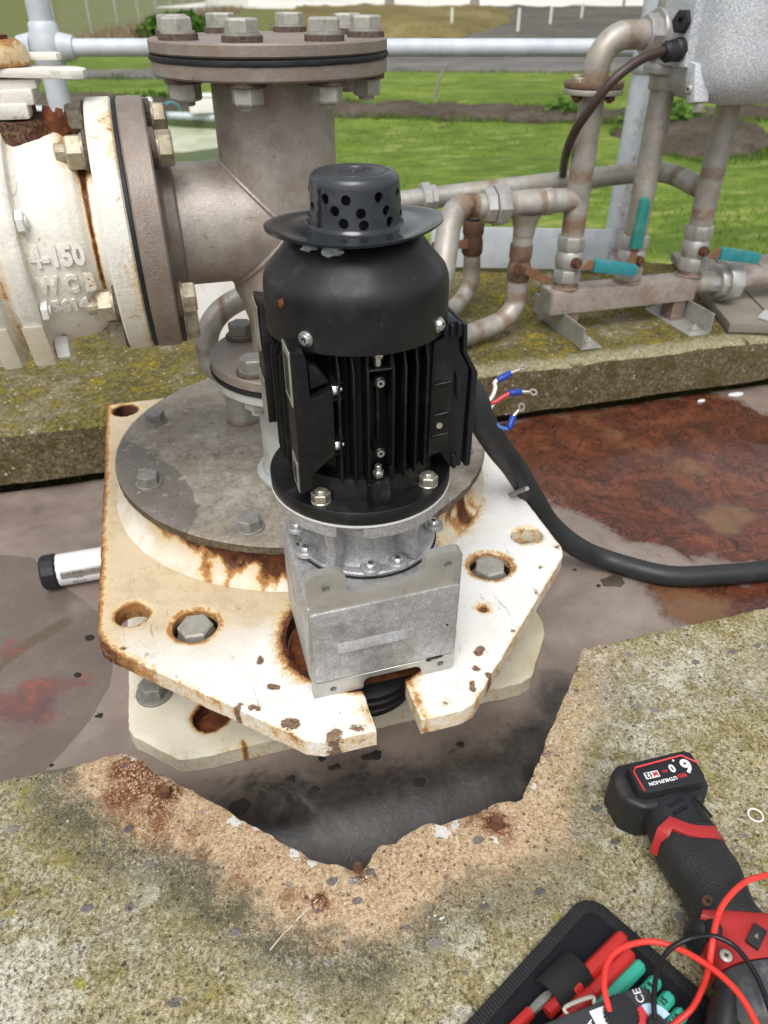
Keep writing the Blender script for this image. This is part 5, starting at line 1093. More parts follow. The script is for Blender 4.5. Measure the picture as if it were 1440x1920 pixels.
for z in (.492, 1.05): MB().tube([(PL[0] - dv.x * 1.4, PL[1] - dv.y * 1.4, z + .004), (PL[0], PL[1], z), (PR[0], PR[1], z), (PR[0] + dv.x * 1.2, PR[1] + dv.y * 1.2, z)], .0178, 20).build('rail', M['galv'], hr, smooth=60)
for s in (-1, 1): MB().tube([(PL[0] + s * dv.x * .03, PL[1] + s * dv.y * .03, .492), (PL[0] + s * dv.x * .062, PL[1] + s * dv.y * .062, .492)], [.030, .0235], 20).build('rail_socket', M['galv'], hr, smooth=60)
bq = [W(.12, 1.93), W(.566, 1.90)]
MB().prism([(bq[0][0], bq[0][1]), (bq[1][0], bq[1][1]), (bq[1][0] + .001, bq[1][1] + .006), (bq[0][0] + .001, bq[0][1] + .006)], .012, .112).build('toe_board', M['galv'], hr, .001)
MB().tube([(1.036, 1.715, .072), (1.092, 1.70, .012)], .009, 12).build('brace', M['galv'], hr)
for o in hr.children: vattr(o, 'rust', lambda c: .55 * np.exp(-np.hypot(c[:, 0] - PR[0], c[:, 1] - PR[1] + .02) / .05) * np.exp(-np.clip(c[:, 2] - .05, 0, 1) / .09))

# ------------------------------------------------------------------ pipe manifold on the kerb
UA, UB, UC, VM = .781, .925, 1.076, 1.36
mf = thing('pipe_manifold', 'stainless pipe manifold with three risers, turquoise levers and welded joints on the mossy kerb', 'pipework', (.93, VM, 0))
def rpipe(name, pts, r=.0222, welds=(), mat='manifold', seg=24, smooth=5, w=.012, amp=.85, base=.05):
    w *= .5; amp *= .58; base = min(base, .1)
    P = [Vector(p) for p in pts]
    if smooth: P, _ = catmull(P, 1, smooth)
    Q = [P[0]]
    for a, b in zip(P, P[1:]):
        k = max(1, int((b - a).length / .004)); Q += [a.lerp(b, (j + 1) / k) for j in range(k)]
    o = MB().tube(Q, r, seg).build(name, M[mat], mf, smooth=60)
    vattr(o, 'rust', lambda c: base + sum([amp * np.exp(-(np.linalg.norm(c - np.array(x, np.float32), axis=1).clip(r) - r) ** 2 / (w * w)) for x in welds]) if welds else base + 0 * c[:, 0]); return o
def fit(name, A, prof, mat='manifold', seg=32, bevel=0, base=.12):
    o = MB().lathe(prof, seg, A).build(name, M[mat], mf, bevel, 1, smooth=35)
    if M[mat].name in ('manifold_pipe', 'rusted_fitting', 'stained_flange'): vattr(o, 'rust', lambda c: base + 0 * c[:, 0])
    return o
def at(x, y, z): return T(x, y, z)
# square header tube with its end plate, feet and weld collars
MB().box(.742, 1.085, VM - .026, VM + .026, .045, .094).build('header_tube', M['tee'], mf, .004, 2)
vattr(bpy.data.objects['header_tube'], 'rust', lambda c: .35 + 0 * c[:, 0])
o = MB().box(.739, .7415, VM - .0255, VM + .0255, .0455, .0935).build('end_plate', M['manifold'], mf, .001, 1); vattr(o, 'rust', lambda c: .25 + 0 * c[:, 0])
for i, u in enumerate((UA, UB, UC)):
    o = MB().tube(arcpts((u, VM, .0955), .0255, 0, 6.283, 30, (1, 0, 0), (0, 1, 0)), .0035, 8).build('weld_bead', M['tee'], mf); vattr(o, 'rust', lambda c: .7 + 0 * c[:, 0])
for u0 in (.775, 1.075):
    s = 1 if u0 < 1 else -1
    ft_ = MB().box(u0, u0 + .003, 1.250, 1.475, .003, .046).box(u0, u0 + .047 * (1 if u0 < 1 else -1), 1.250, 1.475, 0, .003).build('angle_bracket', M['castfit'], mf, .0008, 1)
    o = MB().box(u0 - .035 if s < 0 else u0 + .006, u0 - .005 if s < 0 else u0 + .036, VM - .022, VM + .022, .003, .046).build('foot_block', M['flange'], mf, .002, 1); vattr(o, 'rust', lambda c: .5 + 0 * c[:, 0])
bolts(mf, [T(.800, 1.268, .003), T(.800, 1.455, .003), T(1.05, 1.268, .003), T(1.05, 1.455, .003)], M['boltgrey'], .015, .009, .011, .002, M['boltgrey'], 0, 'anchor_bolt', .004)
def ball_valve(u, z0, lever, rusty=False):
    """threaded valve body: hex ends, waisted middle, stem nut toward the viewer"""
    m = 'rusty_pipe' if rusty else 'castfit'
    fit('valve_end', at(u, VM, z0), [(0, 0), (.027, 0), (.0285, .003), (.0285, .022), (.027, .025), (0, .025)], m, 8)
    fit('valve_waist', at(u, VM, z0), [(.0235, .025), (.0262, .031), (.0282, .045), (.0262, .058), (.0235, .063)], m, 32)
    fit('valve_end', at(u, VM, z0 + .063), [(0, 0), (.027, 0), (.0285, .003), (.0285, .024), (.027, .027), (0, .027)], m, 8)
    A = AX((u, VM - .024, z0 + .044), (0, -1, 0))
    MB().cyl(.0105, 0, .010, 20, A).hexhead(.014, .008, A @ T(0, 0, .010)).build('stem_nut', M['boltrust'], mf)
    y = VM - .038; z = z0 + .043
    if lever == 'right':
        lv = MB().prism([(.006, -.010), (.030, -.013), (.040, -.009), (.120, -.022), (.122, -.012), (.05, .006), (.020, .008)], y - .0025, y, T(u, 0, z) @ XV).build('lever', M['rustpan'], mf, .0006, 1)
        MB().prism([(.034, -.016), (.128, -.032), (.136, -.027), (.137, -.015), (.130, -.009), (.036, .010), (.033, .006)], y - .008, y + .004, T(u, 0, z) @ XV).build('lever_sleeve', M['teal'], lv, .003, 2)
    elif lever == 'up':
        lv = MB().prism([(-.008, -.008), (.008, -.008), (.009, .05), (-.006, .05)], y - .0025, y, T(u - .022, 0, z) @ XV).build('lever', M['rustpan'], mf, .0006, 1)
        MB().prism([(-.013, .032), (.013, .030), (.010, .120), (.004, .128), (-.006, .128), (-.009, .122)], y - .010, y + .003, T(u - .022, 0, z) @ XV).build('lever_sleeve', M['teal3'], lv, .003, 2)
    return
for u, lv, z0 in ((UA, 'right', .108), (UC, 'right', .108), (UB, 'up', .100)):
    rpipe('pipe_stub', [(u, VM, .094), (u, VM, z0 + .002)], .0222, [(u, VM, .095)], smooth=0)
    ball_valve(u, z0, lv)
# riser A: tee, flange pair and elbow to the angle fitting
rpipe('riser', [(UA, VM, .197), (UA, VM, .448)], .0225, [(UA, VM, .215), (UA, VM, .232), (UA, VM, .310)], smooth=0, w=.009)
rpipe('tee_arm', [(UA, VM, .266), (UA - .055, VM, .266)], .0222, [(UA - .022, VM, .266)], smooth=0, w=.010)
fl = fit('pipe_flange', at(UA, VM, 0), [(.0, .446), (.052, .446), (.0525, .4475), (.0525, .4535), (.052, .4545), (0, .4545)], 'manifold', 48)
fit('flange_gasket', at(UA, VM, 0), [(0, .4545), (.0505, .4545), (.0505, .4565), (0, .4565)], 'rubber', 48)
fit('rusty_flange', at(UA, VM, 0), [(0, .4565), (.0522, .4565), (.0525, .4575), (.0525, .4635), (.052, .4645), (0, .4645)], 'rusty_pipe', 48, 0, .55)
a4 = [R(20 + 90 * i) for i in range(4)]
bolts(mf, [AX((UA + .040 * math.cos(a), VM + .040 * math.sin(a), .4645), (0, 0, 1)) for a in a4], M['boltbrass'], .0165, .008, 0, 0, None, 0, 'flange_bolt')
bolts(mf, [AX((UA + .040 * math.cos(a), VM + .040 * math.sin(a), .446), (0, 0, -1)) for a in a4], M['boltrust'], .0165, .009, 0, 0, None, 0, 'flange_nut', .003)
el = [(UA, VM, .462), (UA, VM, .480)] + [tuple(p) for p in arcpts((UA + .052, VM, .482), .052, math.pi, math.pi / 2, 8, (1, 0, 0), (0, 0, 1))][1:] + [(UA + .085, VM, .534)]
rpipe('elbow', el, .0228, [(UA, VM, .468), (UA + .056, VM, .534)], smooth=0, w=.013)
# angle fitting on riser B
fit('union_nut', AX((UA + .084, VM, .534), (1, 0, 0)), [(0, 0), (.030, 0), (.032, .002), (.032, .020), (.030, .022), (0, .022)], 'castfit', 8)
fit('fitting_collar', AX((UA + .104, VM, .534), (1, 0, 0)), [(0, 0), (.0385, 0), (.040, .003), (.040, .014), (.037, .020), (.034, .040)], 'castfit', 40)
fit('fitting_body', at(UB, VM, 0), [(0, .470), (.030, .470), (.040, .476), (.0415, .484), (.040, .490), (.037, .494), (.036, .560), (.034, .570), (.036, .574), (.036, .584), (.0, .585)], 'castfit', 40)
fit('lower_socket', at(UB, VM, 0), [(.0, .448), (.0265, .448), (.028, .452), (.028, .471), (0, .471)], 'castfit', 36)
rpipe('riser', [(UB, VM, .188), (UB, VM, .450)], .0222, [(UB, VM, .19)], smooth=0, w=.006)
# riser C with its tee and the drain line behind
rpipe('riser', [(UC, VM, .197), (UC, VM, .60)], .0232, [(UC, VM, .300), (UC, VM, .222)], smooth=0, w=.008)
rpipe('tee_arm', [(UC, VM, .265), (UC, VM + .06, .268)], .0215, [(UC, VM + .024, .266)], smooth=0, w=.010)
rpipe('back_pipe', [(UC, VM + .058, .268), (UC - .002, VM + .11, .272), (UC - .018, VM + .138, .275), (UC - .055, VM + .142, .277), (.93, 1.503, .274), (.75, 1.501, .265), (.52, 1.5, .254)], .0205, [(UC - .002, VM + .10, .272), (UC - .05, VM + .142, .277), (.66, 1.5, .26)], smooth=6, w=.010)
fit('union_nut', AX((.507, 1.5, .2535), (1, 0, 0)), [(0, 0), (.029, 0), (.031, .002), (.031, .016), (.029, .018), (.026, .02), (.026, .03), (0, .03)], 'castfit', 8)
rpipe('back_pipe', [(.51, 1.5, .253), (.36, 1.49, .246), (.325, 1.49, .232), (.305, 1.49, .195), (.302, 1.49, .12), (.302, 1.49, -.02)], .0205, (), smooth=5)
rpipe('drop_pipe', [(.625, 1.5, .25), (.626, 1.5, .212)], .019, [(.625, 1.5, .222)], smooth=0)
fit('rusted_valve', at(.626, 1.5, 0), [(0, .205), (.021, .205), (.0225, .200), (.0225, .180), (.0195, .172), (.0225, .160), (.0225, .140), (.019, .134), (0, .134)], 'rusty_pipe', 20, 0, .8)
MB().prism([(-.10, -.008), (-.02, -.010), (-.02, .008), (-.10, .008)], 1.476, 1.479, T(.626, 0, .165) @ XV).build('lever', M['rustpan'], mf)
rpipe('drop_pipe', [(.627, 1.5, .137), (.628, 1.5, .10), (.624, 1.495, .072), (.602, 1.48, .045), (.55, 1.45, .028), (.42, 1.38, .024), (.33, 1.365, .024), (.295, 1.36, .010), (.285, 1.36, -.04)], .0185, [(.628, 1.5, .112), (.622, 1.493, .068), (.596, 1.476, .04)], smooth=5, w=.007)
# front run left of riser A: coupling, tee down, union, elbow
fit('coupling', AX((UA - .075, VM, .266), (1, 0, 0)), [(0, 0), (.0235, 0), (.0245, .002), (.0245, .018), (.0235, .020), (0, .020)], 'manifold', 32, 0, .3)
rpipe('tee_run', [(UA - .074, VM, .266), (.630, VM, .265)], .0245, [(UA - .078, VM, .266), (.632, VM, .265)], smooth=0, w=.010)
fit('tee_drop', at(.674, VM, 0), [(.0205, .208), (.0215, .222), (.026, .236), (.034, .250)], 'manifold', 36, 0, .15)
rpipe('drop_pipe', [(.673, VM, .212), (.673, VM, .186)], .0198, [(.673, VM, .21)], smooth=0, w=.005)
fit('rusted_valve', at(.672, VM, 0), [(0, .190), (.0215, .190), (.0225, .186), (.0225, .165), (.020, .158), (.0235, .146), (.0235, .128), (.020, .115), (0, .115)], 'rusty_pipe', 20, 0, .45)
MB().hexhead(.018, .014, AX((.660, VM - .02, .150), (-.4, -1, 0))).build('valve_plug', M['boltrust'], mf); MB().prism([(.0, .008), (.055, -.022), (.050, -.036), (-.004, -.010)], VM - .034, VM - .030, T(.672, 0, .150) @ XV).build('lever', M['rustpan'], mf, .001, 1)
rpipe('drop_pipe', [(.672, VM, .118), (.671, VM, .085), (.666, VM - .004, .062), (.640, VM - .012, .042), (.600, VM - .022, .033), (.46, VM - .07, .024), (.36, VM - .09, .024), (.325, VM - .095, .010), (.315, VM - .097, -.04)], .0205, [(.671, VM, .086), (.640, VM - .012, .042), (.575, VM - .03, .031)], smooth=5, w=.008)
fit('union_ring', AX((.604, VM, .266), (1, 0, 0)), [(0, 0), (.036, 0), (.038, .002), (.038, .022), (.036, .026), (.030, .028), (0, .028)], 'castfit', 8); fit('union_tail', AX((.584, VM, .266), (1, 0, 0)), [(0, 0), (.029, 0), (.031, .002), (.033, .018), (.0, .019)], 'castfit', 8)
rpipe('elbow', [(.588, VM, .266), (.555, VM, .268), (.525, VM - .012, .264), (.505, VM - .035, .246), (.492, VM - .06, .222), (.465, VM - .11, .17), (.42, VM - .18, .158), (.36, VM - .26, .178), (.29, VM - .325, .228), (.245, VM - .338, .248)], .0222, [(.560, VM, .268), (.553, VM, .268), (.530, VM - .01, .265)], smooth=5, w=.009)
fit('union_ring', AX((1.128, VM, .073), (1, 0, 0)), [(0, 0), (.024, 0), (.024, .018), (.034, .019), (.036, .022), (.036, .034), (.043, .035), (.0445, .038), (.0445, .066), (.043, .068), (.030, .069), (.028, .080), (0, .08)], 'castfit', 10)
rpipe('header_outlet', [(1.085, VM, .073), (1.13, VM, .073)], .0235, [(1.088, VM, .073)], smooth=0, w=.006); rpipe('header_outlet', [(1.20, VM, .074), (1.6, VM, .074)], .0235, [(1.25, VM, .074)], 'rusty_pipe' and 'tee', smooth=0) if False else rpipe('header_outlet', [(1.20, VM, .074), (1.6, VM, .074)], .0235, [(1.25, VM, .074), (1.33, VM, .074)], 'tee', smooth=0, w=.03, amp=.3, base=.3)

# instrument housing on riser C, with its gland cable
DU = -.056
iz = thing('instrument_housing', 'speckled grey cast instrument housing with a black cable gland at the top right corner', 'instrument', (1.09, 1.33, .43))
hb = MB().box(.962 + DU, 1.30, 1.185, 1.42, .432, .80)
hb.build('housing', M['hous'], iz, .085, 8, smooth=50)
MB().prism([(1.262, .490), (1.35, .490), (1.35, .80), (1.262, .80)], .946 + DU, .967 + DU, VZ).build('side_cover', M['hous'], iz, .004, 2)
MB().prism([(1.226, .442), (1.246, .438), (1.266, .474), (1.266, .50), (1.243, .497)], .955 + DU, .985 + DU, VZ).build('hinge_lug', M['hous'], iz, .004, 2)
screws(iz, [AX((.954 + DU, 1.244, .460), (-1, -.2, 0)), AX((.9455 + DU, 1.36, .478), (-1, 0, 0))], M['boltgrey'], .007, .005, 'lug_screw'); MB().hexhead(.016, .014, AX((.972 + DU, 1.236, .440), (0, 0, -1))).build('lug_bolt', M['boltgrey'], iz)
gp = (0.8836, 1.28, 0.5165); hp2 = (0.8928, 1.28, 0.5548)
MB().lathe([(0, -.002), (.016, -.002), (.018, .0), (.018, .010), (.0155, .014), (.0165, .016), (.0165, .030), (.012, .036), (0, .036)], 18, AX((.946 + DU, 1.28, gp[2]), (-1, -.12, -.12))).build('cable_gland', M['blk'], iz, smooth=20)
MB().lathe([(0, 0), (.0185, 0), (.0185, .008), (.0165, .012), (.006, .012), (.005, .006), (0, .006)], 6, AX((.946 + DU, 1.285, hp2[2]), (-1, -.35, .1))).build('blanking_plug', M['blk'], iz, .0008)
cb = [(0.8748, 1.279, 0.5159), (0.8508, 1.276, 0.5134), (0.8101, 1.272, 0.5029), (0.7646, 1.27, 0.4748), (0.7402, 1.285, 0.4352), (0.7295, 1.31, 0.3961), (0.75, 1.37, 0.3514), (0.8021, 1.47, 0.2967), (0.8421, 1.528, 0.2632), (0.8759, 1.532, 0.2628), (0.9335, 1.532, 0.2639), (0.999, 1.532, 0.2637)]
cbo = MB().tube(cb, .0082, 16, True, 7).build('instrument_cable', M['cable'], None, smooth=70); tag(cbo, 'brown black cable looping from the instrument gland down past the first riser', 'cable')

# boards and scraps at the kerb's right end
for i in range(4):
    a = Vector((1.20 + i * .0, 1.255, 0)); dx = Vector((.16, .43)).normalized(); nrm = Vector((dx.y, -dx.x)); o_ = Vector((1.150, 1.335)) + nrm * (.10 * i)
    p = [o_ - dx * (.10 - .0 * i), o_ - dx * (.10) + nrm * .096, o_ + dx * .42 + nrm * .096, o_ + dx * .42]
    o = MB().prism([tuple(q) for q in p], .004, .024 + .001 * (i % 2)).build('walkway_board', M['timber'], None, .002)
    tag(o, 'grey weathered plank on the right end of the kerb, ' + ('the innermost, beside the pipe manifold', 'second from the manifold', 'third from the manifold', 'outermost, at the photo edge')[i], 'plank', 'walkway planks on the kerb')
o = MB().prism([(1.188, 1.250), (1.205, 1.215), (1.26, 1.245), (1.235, 1.285)], .0255, .027).build('plastic_sheet', M['greyw'], None); tag(o, 'scrap of pale wet plastic on the plank ends at the right edge', 'plastic scrap')
# ------------------------------------------------------------------ cordless tool lying on the slab
dr = thing('cordless_tool', 'black and red cordless power tool lying on the concrete, battery end toward the white plate', 'power tool', (.33, .25, 0))
BP = [(.296, .296), (.2975, .3235), (.3075, .3300), (.3720, .3265), (.3790, .3190), (.3735, .2900), (.3600, .2780), (.3080, .2850)]
bt = MB().prism(BP, .0, .044, None).build('battery', M['blk'], dr, .005, 3)
LT = [(.3055, .2965), (.3085, .3185), (.3130, .3225), (.3665, .3210), (.3715, .3170), (.3690, .2930), (.3630, .2880), (.3110, .2920)]
MB().prism(LT, .0430, .0540, None, .97).build('battery_top', M['blk'], bt, .0014, 2)
LM = Matrix(((-1, 0, 0), (0, -1, 0), (0, 0, 1))).to_4x4()
def lab(s, x, y, sz, m, bold=0, sx=1.0, rot=-.03): text(s, sz, T(x, y, .0543) @ RZ(math.pi + rot), M[m], bt, 'print', .0002, bold, sx)
lab('6', .3585, .3065, .0180, 'label', .0006); lab('.', .3505, .3110, .011, 'label', .0003); lab('0', .3450, .3075, .0100, 'label', .0004); lab('Ah', .3375, .3065, .0046, 'redprint')
lab('RED', .3490, .2988, .0046, 'redprint', .0001); lab('LITHIUM-ION', .3305, .2985, .0044, 'label', .0001)
MB().prism([(.3180, .3035), (.3310, .3030), (.3315, .3090), (.3185, .3095)], .0541, .0546).build('print_box', M['label'], bt, smooth=0)
text('M', .0062, T(.3280, .3062, .0549) @ RZ(math.pi - .03), M['redprint'], bt, 'print', .0002, .0002); text('12', .0062, T(.3220, .3064, .0549) @ RZ(math.pi - .03), M['dkprint'], bt, 'print', .0002, .0002)
MB().tube([(.3105, .2945, .0544), (.3115, .3130, .0544), (.3150, .3165, .0544), (.3600, .3165, .0544), (.3700, .3060, .0542)], .0008, 8).build('red_outline', M['redprint'], bt)
def loft(rows, seg=20, p=2.6):
    """rows: (left point, right point, z bottom, z top) -> closed superellipse skin"""
    vs, fs = [], []
    for L, Rr, z0, z1 in rows:
        L, Rr = Vector(L), Vector(Rr); c = (L + Rr) / 2; h = (Rr - L) / 2
        for k in range(seg):
            a = 2 * math.pi * k / seg; ca, sa = math.cos(a), math.sin(a); q = (abs(ca) ** p + abs(sa) ** p) ** (-1 / p)
            x = c + h * ca * q; vs.append((x.x, x.y, (z0 + z1) / 2 + (z1 - z0) / 2 * sa * q))
    n = len(rows)
    for i in range(n - 1):
        for k in range(seg): fs.append((i * seg + k, i * seg + (k + 1) % seg, (i + 1) * seg + (k + 1) % seg, (i + 1) * seg + k))
    fs += [tuple(range(seg)), tuple(range((n - 1) * seg, n * seg))[::-1]]
    return vs, fs
def lofted(name, rows, mat, parent, seg=24, p=2.6, sub=1):
    R2 = []
    for i in range(len(rows) - 1):
        for k in range(6):
            t = k / 6; a, b = rows[i], rows[i + 1]; pa = rows[max(i - 1, 0)]; pb = rows[min(i + 2, len(rows) - 1)]
            def cr(f):
                w, x, y, z = f(pa), f(a), f(b), f(pb); return .5 * (2 * x + (y - w) * t + (2 * w - 5 * x + 4 * y - z) * t * t + (3 * x - w - 3 * y + z) * t ** 3)
            R2.append(((cr(lambda r: r[0][0]), cr(lambda r: r[0][1])), (cr(lambda r: r[1][0]), cr(lambda r: r[1][1])), cr(lambda r: r[2]), cr(lambda r: r[3])))
    R2.append(rows[-1]); vs, fs = loft(R2, seg, p); mb = MB()._add(vs, fs); bmesh.ops.recalc_face_normals(mb.bm, faces=mb.bm.faces)
    return mb.build(name, mat, parent, smooth=50)
lofted('battery_neck', [((.3115, .289), (.3640, .293), .004, .047), ((.3100, .279), (.3630, .287), .005, .047), ((.3075, .268), (.3610, .274), .006, .046), ((.3065, .262), (.3605, .262), .006, .046)], M['blk'], dr)
lofted('grip', [((.3060, .2640), (.3600, .2580), .004, .049), ((.3035, .254), (.3575, .247), .003, .050), ((.3040, .240), (.3560, .235), .002, .052), ((.3050, .225), (.3550, .222), .002, .053), ((.3035, .212), (.3500, .207), .002, .053), ((.3000, .203), (.3470, .195), .002, .053), ((.2960, .196), (.3480, .187), .002, .053), ((.294, .190), (.352, .180), .002, .052)], M['griptex'], dr)
def strip(name, pts, w, z, mat, parent, h=.003):
    a = [Vector(p) for p in pts]; L, Rr = [], []
    for i, p in enumerate(a):
        t = (a[min(i + 1, len(a) - 1)] - a[max(i - 1, 0)]).normalized(); n = Vector((-t.y, t.x)) * w / 2; L.append(p + n); Rr.append(p - n)
    vs, fs = [], []
    for i, (l, r) in enumerate(zip(L, Rr)):
        zz = z[i] if isinstance(z, (list, tuple)) else z; vs += [(l.x, l.y, zz), (r.x, r.y, zz), (r.x, r.y, zz - h), (l.x, l.y, zz - h)]
    n = len(a)
    for i in range(n - 1):
        for k in range(4): fs.append((4 * i + k, 4 * i + (k + 1) % 4, 4 * i + 4 + (k + 1) % 4, 4 * i + 4 + k))
    fs += [(0, 1, 2, 3), tuple(range(4 * n - 4, 4 * n))[::-1]]
    mb = MB()._add(vs, fs); bmesh.ops.recalc_face_normals(mb.bm, faces=mb.bm.faces); return mb.build(name, mat, parent, .0008, 2)
strip('red_band', [(.3030, .2555), (.3090, .2620), (.3175, .2655), (.3270, .2555), (.3330, .2520), (.3480, .2480), (.3580, .2430)], .0105, [.030, .046, .0508, .0520, .0522, .0500, .034], M['redtool'], dr, .006)
for y in (.283, .276): strip('grip_groove', [(.326, y - .003), (.333, y - .0015), (.341, y)], .0022, .0482, M['boltdull'] if False else M['motor'], dr, .002)
strip('neck_slot', [(.352, .283), (.3535, .272), (.3545, .262)], .0016, .0478, M['dark'], dr, .003)
screws(dr, [AX((.3085, .2035, .0475), (-.45, -.1, 1))], M['boltrust'], .0042, .002, 'housing_screw')
lofted('red_shell', [((.2935, .1930), (.3020, .2000), .006, .051), ((.2960, .1880), (.3300, .1900), .004, .054), ((.2920, .1800), (.3600, .1780), .003, .055), ((.2910, .1700), (.3600, .1640), .003, .056), ((.2900, .1620), (.3500, .1510), .003, .055)], M['redtool'], dr, 24, 3.2)
MB().ball((.2955, .1900, .030), .0095, 1.0, 1.15, 2.0, 14).build('trigger', M['blk'], dr)
MB().ball((.3000, .1850, .040), .0085, .9, 1.1, 1.75, 12).build('trigger_guard', M['blk'], dr)
sw = MB().box(-.0085, .0085, -.0045, .0045, 0, .004, T(.3205, .1695, .0545) @ RZ(.55)).build('direction_switch', M['blk'], dr, .0012, 2); text('◂', .006, T(.3205, .1695, .0587) @ RZ(.55), M['boltdull'], sw, 'print', .0001) if False else MB().prism([(-.002, -.0015), (.002, 0), (-.002, .0015)], 0, .0003, T(.3205, .1695, .0585) @ RZ(.55)).build('arrow', M['boltdull'], sw, smooth=0)
screws(dr, [T(.2935, .1655, .0535)], M['boltgrey'], .0042, .002, 'housing_screw')
lofted('gear_case', [((.2890, .1610), (.3450, .1500), .004, .056), ((.2860, .1540), (.3400, .1420), .003, .057), ((.2800, .1440), (.3300, .1290), .004, .056), ((.2760, .1340), (.3200, .1180), .006, .053)], M['boltdull'] if False else m_plain('scuffed_gear_case', '#55575a', .38, .4, .2, 30, .15, dirt='#8a8a88', dsc=70), dr, 28, 2.2)
lofted('nose_boot', [((.2770, .1515), (.2950, .1460), .008, .050), ((.2700, .1440), (.2900, .1360), .008, .048), ((.2630, .1360), (.2830, .1270), .010, .045), ((.2580, .1290), (.278, .120), .012, .042)], M['blk'], dr, 24, 2.4)

# ------------------------------------------------------------------ screwdriver pouch, blades, meter and leads
A0, A1, A2 = (.104, .190), (.2360, .2465), (.2960, .1430)
po = thing('tool_pouch', 'open black fabric tool pouch with ribbed binding lying on the concrete', 'tool pouch', (.2, .19, 0))
PP = [(.050, .160)] + [(.228, .2436), (.2335, .2462), (.2395, .2465), (.2450, .2440), (.2490, .2400)] + [(.3000, .1380), (.2300, .0650), (.06, .07)]
part('panel', sheet(resample(PP, .006), (), .008, .0005, .0042, .001), M['fabric'], po)
bi = [Vector((*p, .0040)) for p in PP]; 
def ribbon(name, path, w, h, mat, parent, rib=.0):
    pts = []
    for a, b in zip(path, path[1:]):
        k = max(1, int((b - a).length / .00085)); pts += [a.lerp(b, j / k) for j in range(k)]
    pts.append(path[-1]); vs, fs = [], []
    for i, p in enumerate(pts):
        t = (pts[min(i + 4, len(pts) - 1)] - pts[max(i - 4, 0)]).normalized(); n = Vector((-t.y, t.x, 0)); hh = h * (1 + (.28 if i % 3 == 0 else 0) * (rib > 0))
        for s, z in ((-.5, 0), (-.45, .75), (-.2, 1), (.2, 1), (.45, .75), (.5, 0)): vs.append(tuple(p + n * w * s + Vector((0, 0, hh * z))))
    for i in range(len(pts) - 1):
        for k in range(5): fs.append((6 * i + k, 6 * i + k + 1, 6 * i + 7 + k, 6 * i + 6 + k))
    me = bpy.data.meshes.new(name); me.from_pydata(vs, [], fs); me.update(); return part(name, finish(me, 50), mat, parent)
inn = [Vector((p.x + (.19 - p.x) * .045, p.y + (.155 - p.y) * .045, .0036)) for p in bi]
ribbon('binding', inn + [inn[0]], .0105, .0022, M['binding'], po, 1)
bd = Vector((.062, .0245)).normalized()                # the blades lie along this direction
bn = Vector((-bd.y, bd.x))
def blade(label, cat, tip, L, mat, r=.0062, print_=None, collar=None, group=None):
    """six-sided interchangeable blade handle lying in the pouch; tip = far end"""
    t = Vector(tip); base = t - bd * L; A = AX((base.x, base.y, .0062 + r * .92), (bd.x, bd.y, 0))
    o = thing('screwdriver_blade', label, cat, (base.x, base.y, .0045), group)
    pr = [(0, 0), (r * .9, 0)]
    if collar:
        k = collar; pr = [(0, 0), (r * .78, 0), (r * .78, k - .018), (r * 1.14, k - .016), (r * 1.18, k - .010), (r * .98, k - .006), (r * .98, k)]
        MB().lathe(pr + [(0, k)], 20, A).build('collar', M[mat], o, .0004, 1)
        MB().lathe([(0, k), (r * .93, k + .0005), (r, k + .002), (r, L - .0025), (r * .82, L), (0, L)], 6, A).build('handle', M[mat], o, .0004, 1)
    else: MB().lathe([(0, 0), (r, 0), (r, L - .0025), (r * .82, L), (0, L)], 6, A).build('handle', M[mat], o, .0004, 1)
    if print_:
        c = t - bd * .014; text(print_, .0062, T(c.x, c.y, .0062 + r * .92 + r * .9) @ RZ(math.atan2(bd.y, bd.x)), M['dkprint'], o, 'print', .0008, .0001, .9)
    return o
blade('red insulated screwdriver blade, upper one, its end half under the elastic loop', 'screwdriver blade', [(0.2503, 0.2117)][0], .085, 'red', .0060, None, .040)
blade('red insulated screwdriver blade just below the upper red one, partly behind the meter', 'screwdriver blade', [(0.2494, 0.1997)][0], .085, 'red', .0058, None, .040)
blade('long turquoise six-sided blade handle without print, nearest the red ones', 'screwdriver blade', [(0.2526, 0.1908)][0], .058, 'teal2', .0054)
for p, (x, y), l in (('TX 9', [(0.2581, 0.1783)][0], 'turquoise blade handle printed TX 9, crossed by the black lead'), ('TX 15', [(0.2613, 0.1665)][0], 'turquoise blade handle printed TX 15, middle of the three printed ones'), ('TX 10', [(0.2636, 0.155)][0], 'turquoise blade handle printed TX 10, lowest, nearest the pouch corner')):
    blade(l, 'screwdriver blade', (x, y), .05, 'teal2', .0053, p)
el_c = Vector((.193, .1955)); 
lp_ = MB()
for i in range(0):
    c = el_c - bd * (.016 - .004 * i); lp_.tube([(c.x + bn.x * .0125, c.y + bn.y * .0125, .004), (c.x + bn.x * .0105, c.y + bn.y * .0105, .016), (c.x, c.y, .0205), (c.x - bn.x * .0105, c.y - bn.y * .0105, .016), (c.x - bn.x * .0125, c.y - bn.y * .0125, .004)], .0023, 8, True, 3)
ar = [(.0150 * math.cos(R(a)), .004 + .0165 * max(0, math.sin(R(a))) ** .8) for a in range(180, -1, -15)]
ap = ar + [(x * .86, max(.0038, z - .0022)) for x, z in ar[::-1]]
lp_.prism(ap, -.0165, .0165, Matrix(((bn.x, 0, bd.x, el_c.x), (bn.y, 0, bd.y, el_c.y), (0, 1, 0, 0), (0, 0, 0, 1))))
lp_.build('elastic_loop', M['binding'], po, .0006, 1, smooth=50)
b3 = thing('phillips_blade', 'steel phillips screwdriver tip poking out left of the elastic loop, red shank', 'screwdriver blade', (.165, .183, .0045))
